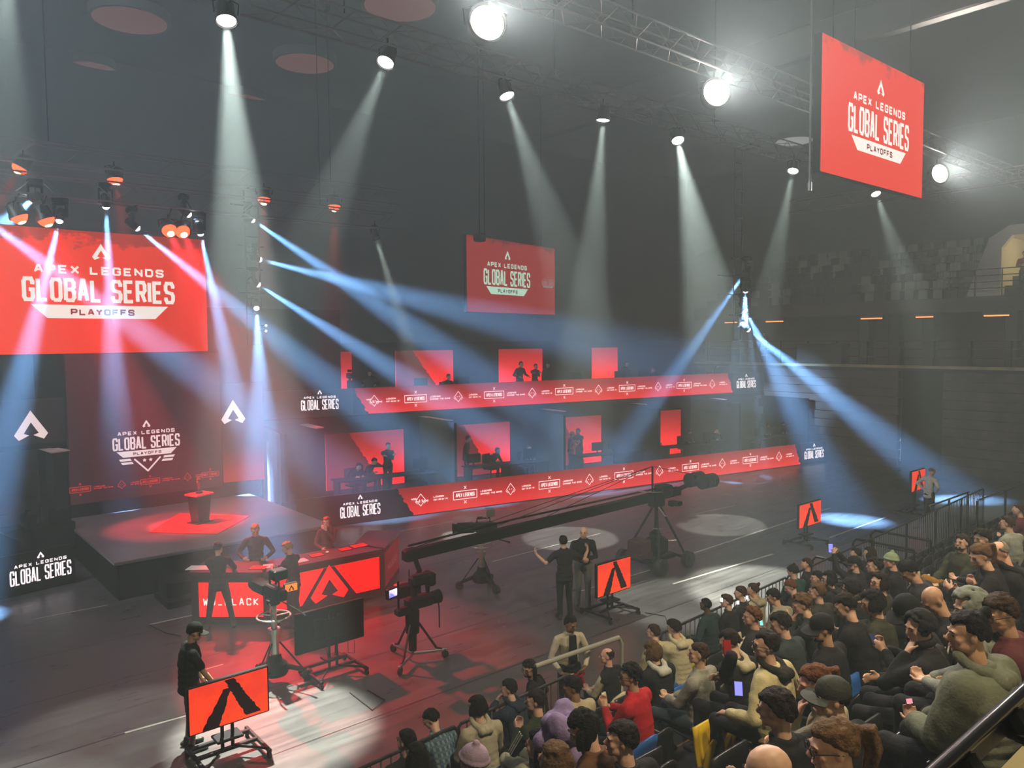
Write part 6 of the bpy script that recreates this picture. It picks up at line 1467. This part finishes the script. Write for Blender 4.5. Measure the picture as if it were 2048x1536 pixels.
# silhouettes in the stations: along the wing, depth, deck height
def station(t, s, z0, label, hd, pose, **kw):
    P = wl(WO, WA, t, s, z0); kw.setdefault('top', BK); kw.setdefault('hair', 'short'); kw.setdefault('hc', 'black')
    if pose == 'sit' and z0 > 0:
        c = empty('desk_chair', (P.x, P.y, z0), math.radians(hd-90), 'black chair of the '+' '.join(label.replace(',', '').split()[:11]), 'chair', 'desk chairs in the stations')
        MB().box((0, .02, .42), (.46, .46, .06), bev=.02).build('seat', BLACKM, c); MB().box((0, -.24, .72), (.42, .06, .5), bev=.02).build('backrest', BLACKM, c); MB().tube([(0, 0, .02), (0, 0, .4)], .03, 8).box((0, 0, .03), (.5, .08, .04)).box((0, 0, .03), (.08, .5, .04)).build('base', BLACKM, c)
    return person(P, math.radians(hd), label, pose=pose, det='far', group='people in the player stations', **kw)
FV = math.degrees(WA)-90
LZ, UZ = .4, 3.0
station(-.75, 2.0, LZ, 'seated player leaning left in the first lower station', FV+10, 'sit', lean=.55, arms='desk', pitch=.3)
station(-.15, 2.5, LZ, 'second seated player holding a hand to the head, first lower station', FV+40, 'sit', lean=.5, arms=('ear', (.1, .4, .74)), pitch=.4)
station(.7, 2.6, LZ, 'person standing with crossed arms before the first lower screen', FV, 'stand', arms='crossed', scale=.98)
station(3.75, 2.5, LZ, 'person standing side-on before the second lower screen', FV+60, 'stand', arms='hang')
station(4.75, 2.4, LZ, 'seated player with round dark head before the second lower screen', FV+20, 'sit', lean=.5, arms='desk')
station(6.1, 2.1, LZ, 'seated player with a lit face between the second and third lower screens', FV, 'sit', lean=.4, arms='desk', sk='pink', hc='light')
station(8.25, 2.2, LZ, 'person in a pale yellow cap facing right before the third lower screen', FV+80, 'stand', capcol=(.55, .5, .18), top=(.25, .22, .16), arms=((.02, .3, 1.2), (.1, .3, 1.1)), scale=.92, bulky=.9)
station(8.85, 2.4, LZ, 'person in olive top reaching both arms out before the third lower screen', FV-80, 'stand', top=(.07, .06, .03), sleeves=False, arms=((-.08, .45, 1.25), (.1, .45, 1.22)), scale=.97)
station(14.4, 2.3, LZ, 'seated player in khaki right of the narrow lower screen', FV, 'sit', top=(.22, .17, .10), lean=.45, sk='pink', hc='light', arms='desk')
station(16.0, 2.3, LZ, 'seated player with a hand at the mouth, right part of the lower stations', FV, 'sit', lean=.45, sk='pink', arms=('mouth', (.1, .4, .74)))
station(19.2, 2.3, LZ, 'seated player under the right blue beam, lower stations', FV, 'sit', lean=.5, sk='pink', hc='light', arms='desk')
station(20.3, 2.3, LZ, 'last seated player at the far right of the lower stations', FV, 'sit', lean=.5, sk='pink', arms='desk')
station(-1.6, 5.6, UZ, 'taller person standing at the left end of the upper stations', FV+10, 'stand', arms='hang')
station(-1.1, 5.6, UZ, 'person standing close beside the tallest one, left end of the upper stations', FV-10, 'stand', arms='hang')
station(-.5, 5.6, UZ, 'seated player left of the tripod camera on the upper deck', FV, 'sit', lean=.3, arms='desk')
station(1.3, 5.9, UZ, 'broad seated person at the right of the first upper screen', FV-30, 'stand', scale=.88, arms='rest', bulky=1.3)
station(4.45, 5.6, UZ, 'seated player behind monitors before the second upper screen', FV, 'sit', lean=.3, arms='desk')
station(7.95, 5.6, UZ, 'left person of the three standing before the third upper screen', FV+15, 'stand', arms='rest', bulky=1.15)
station(8.72, 5.6, UZ, 'middle person of the three before the third upper screen, arms folded', FV, 'stand', scale=.93, arms='crossed')
station(9.38, 5.6, UZ, 'right person of the three standing before the third upper screen', FV-20, 'stand', scale=.96, arms='hang')
station(13.75, 5.6, UZ, 'person standing at the right edge of the last upper screen', FV, 'stand', scale=.93, arms='hang')
station(15.2, 5.6, UZ, 'seated player with a faintly lit face, right part of the upper stations', FV, 'sit', lean=.35, sk='pink', hc='light', arms='desk')
station(19.4, 5.6, UZ, 'seated player near the end of the upper stations', FV, 'sit', lean=.35, sk='pink', arms='desk')
# desks and monitors of the stations
def pdesk(t, s, z0, L, lb, mons):
    e = wthing('player_desk', WO, WA, t, s, z0, 'long black player desk '+lb, 'desk', None)
    MB().box((0, 0, .73), (L, .7, .04), bev=.01).build('tabletop', BLACKM, e)
    for x in (-L/2+.1, 0, L/2-.1): MB().box((x, 0, .355), (.06, .6, .71)).build('leg', BLACKM, e)
    for i, x in enumerate(mons):
        c = wl(WO, WA, t+x, s-.05, z0+.75); m_ = empty('computer_monitor', c, WA, 'black computer monitor seen from behind %s' % lb, 'monitor', 'monitors '+lb)
        MB().box((0, 0, .30), (.56, .04, .33), bev=.01).build('casing', BLACKM, m_); MB().tube([(0, .02, .02), (0, .02, .25)], .025, 8).box((0, .02, .01), (.24, .18, .02)).build('stand', BLACKM, m_)
nm = ['in the first lower station', 'in the second lower station', 'in the third lower station', 'in the fourth lower station', 'in the last lower station']
for i, (t, L, mons) in enumerate(((.2, 3.6, (1.25,)), (4.9, 3.4, (.95, -1.4)), (9.6, 3.2, (.2, -.6)), (14.0, 3.2, (-.3, .9)), (18.9, 3.4, (-.5, .9)))): pdesk(t, 1.45, LZ, L, nm[i], mons)
nm = ['in the first upper station', 'in the second upper station', 'in the third upper station', 'in the fourth upper station', 'in the last upper station']
for i, (t, L, mons) in enumerate(((-.2, 3.6, (.5,)), (4.3, 3.4, (.55, -1.3)), (9.2, 3.2, (1.2,)), (13.3, 3.2, (-.5, .9)), (18.4, 3.4, (-.6, .6)))): pdesk(t, 4.9, UZ, L, nm[i], mons)
c = wl(WO, WA, .05, 4.6, UZ); e = empty('tripod_camera', c, WA, 'small dark camera on a tripod before the first upper screen', 'camera')
for k in range(3):
    a = .5+k*2.09; MB().tube([(0, 0, 1.2), (.38*math.cos(a), .38*math.sin(a), .02)], .018, 6).build('leg', BLACKM, e)
MB().box((0, 0, 1.4), (.16, .4, .2), bev=.03).tube([(0, -.2, 1.4), (0, -.42, 1.4)], .07, 10).box((.03, .1, 1.58), (.14, .14, .1), bev=.02).tube([(0, 0, 1.2), (0, 0, 1.32)], .05, 8).build('body', BLACKM, e)
# one on the exit balcony and one at the kiosk
person((ENDX+.25, 9.9, 7.25), math.radians(200), 'person in a red tabard leaning at the cream exit portal', pose='stand', det='far', top=(.45, .06, .03), sk='fair', hair='short', hc='dark', arms=((-.1, .35, 1.1), (.1, .35, 1.1)), scale=.95)
P = onx(1529, 690, ENDX+.6); person((ENDX+.6, P.y, 4.32), math.radians(180), 'person behind the far concourse kiosk in a reddish top', pose='stand', det='far', top=(.2, .05, .03), sk='fair', hair='short', hc='brown', arms='hang', scale=.95)
# ---------------------------------------------------------------- phones and small things in the crowd
def phone_px(px, py, near, label, m, rz=0, tilt=.6, size=(.075, .15, .009), hold='mid'):
    o_ = [o for o in bpy.data.objects if o.get('label') == near][0]; D = (Vector(o_['head'])-CAM).dot(_v)
    a, b = Vector(o_['hand_l']), Vector(o_['hand_r']); f = Vector((math.cos(o_.rotation_euler.z+PI/2), math.sin(o_.rotation_euler.z+PI/2), 0))
    pos = (a+V(0, 0, .05)+f*.03) if hold == 'l' else ((a+b)/2+V(0, 0, .08)+f*.09)
    return phone_at(pos if hold else atd(px, py, D-.12), rz, tilt, label, m, size)
phone_px(1443, 1200, 'brown-haired person in black looking left, beside three bright phone flashes', 'lowest of three painted floor glints at the barrier', FLOOR_GLINT, -.7, 1.4, size=(.035, .06, .008), hold=None)  # floor glare between the heads, painted as small glowing plates
phone_px(1476, 1205, 'brown-haired person behind the bright floor glare at the barrier', 'middle of three painted floor glints at the barrier', FLOOR_GLINT, -.7, 1.4, size=(.035, .06, .008), hold=None)
phone_px(1494, 1195, 'person with a small hair bun at the barrier, next to the bright glare', 'rightmost of three painted floor glints at the barrier', FLOOR_GLINT, -.7, 1.4, size=(.035, .06, .008), hold=None)
phone_px(1692, 1131, 'person in a flat black cap raising a phone with both hands', 'raised phone with a blue screen held above the crowd', PH_B, -.7, 1.45)
phone_px(1497, 1362, 'person with glasses in a cream fleece jacket with a dark hood, elbow out', 'phone with bright blue-violet screen beside the cream fleece jacket', PH_B, -.9, .9, (.07, .12, .009))
phone_px(1560, 1192, 'person with black hair and teal phone, pale jacket behind the curly redhead', 'small teal phone among the rows near the barrier', PH_T, -.7, 1.0, (.05, .08, .009))
phone_px(1775, 1203, 'person in a black cap with white-edged brim, holding a phone out', 'dim phone held out in front of the white-edged cap', PH_D, -.7, .6, (.06, .1, .009))
phone_px(1101, 1452, 'person with glossy long black hair beside the long light-haired woman', 'white phone held over the lilac sleeve', PH_W, -.7, 1.0)
phone_px(1887, 1275, 'large person in a grey-green hoodie with black hair, nearest right of centre', 'phone with a pinkish screen left of the grey-green hoodie', glow('phone_pink', lin(250, 150, 160), 1.0), -.5, 1.2, (.045, .03, .008))
phone_px(1458, 1304, 'person with cropped dark hair holding a red phone to the ear, pale hood', 'red phone pressed to the ear of the caller', mat('red_case', (.4, .01, .015), .3), -.7, 1.3, hold='l')
o_ = [o for o in bpy.data.objects if o.get('label') == 'person with glossy long black hair beside the long light-haired woman'][0]; D = (Vector(o_['head'])-CAM).dot(_v)
mb = MB(); rg = random.Random(3); c = atd(1122, 1470, D-.1)
for i in range(22): mb.ball(c+V(rg.uniform(-.16, .16), rg.uniform(-.1, .1), rg.uniform(-.14, .13)), rg.uniform(.06, .1), 9, 7)
tag(link('puffer_coat', remesh(mb, .016, 3, .01, 14, 3), cloth((.24, .18, .36))), 'lilac puffer coat bundled beside the black-haired pair', 'coat')
gp = [t for t in spec_at if t[3].startswith('olive')][0]
tag(MB().box((gp[1]-.06, RY(gp[0])-.3, RZ(gp[0])+.86), (.16, .07, .06), bev=.02, rz=.3).box((gp[1]+.1, RY(gp[0])-.3, RZ(gp[0])+.90), (.07, .06, .16), bev=.02, rz=-.4).build('glove', cloth((.5, .02, .03))), 'bright red gloves lying over the olive-yellow seat', 'gloves')
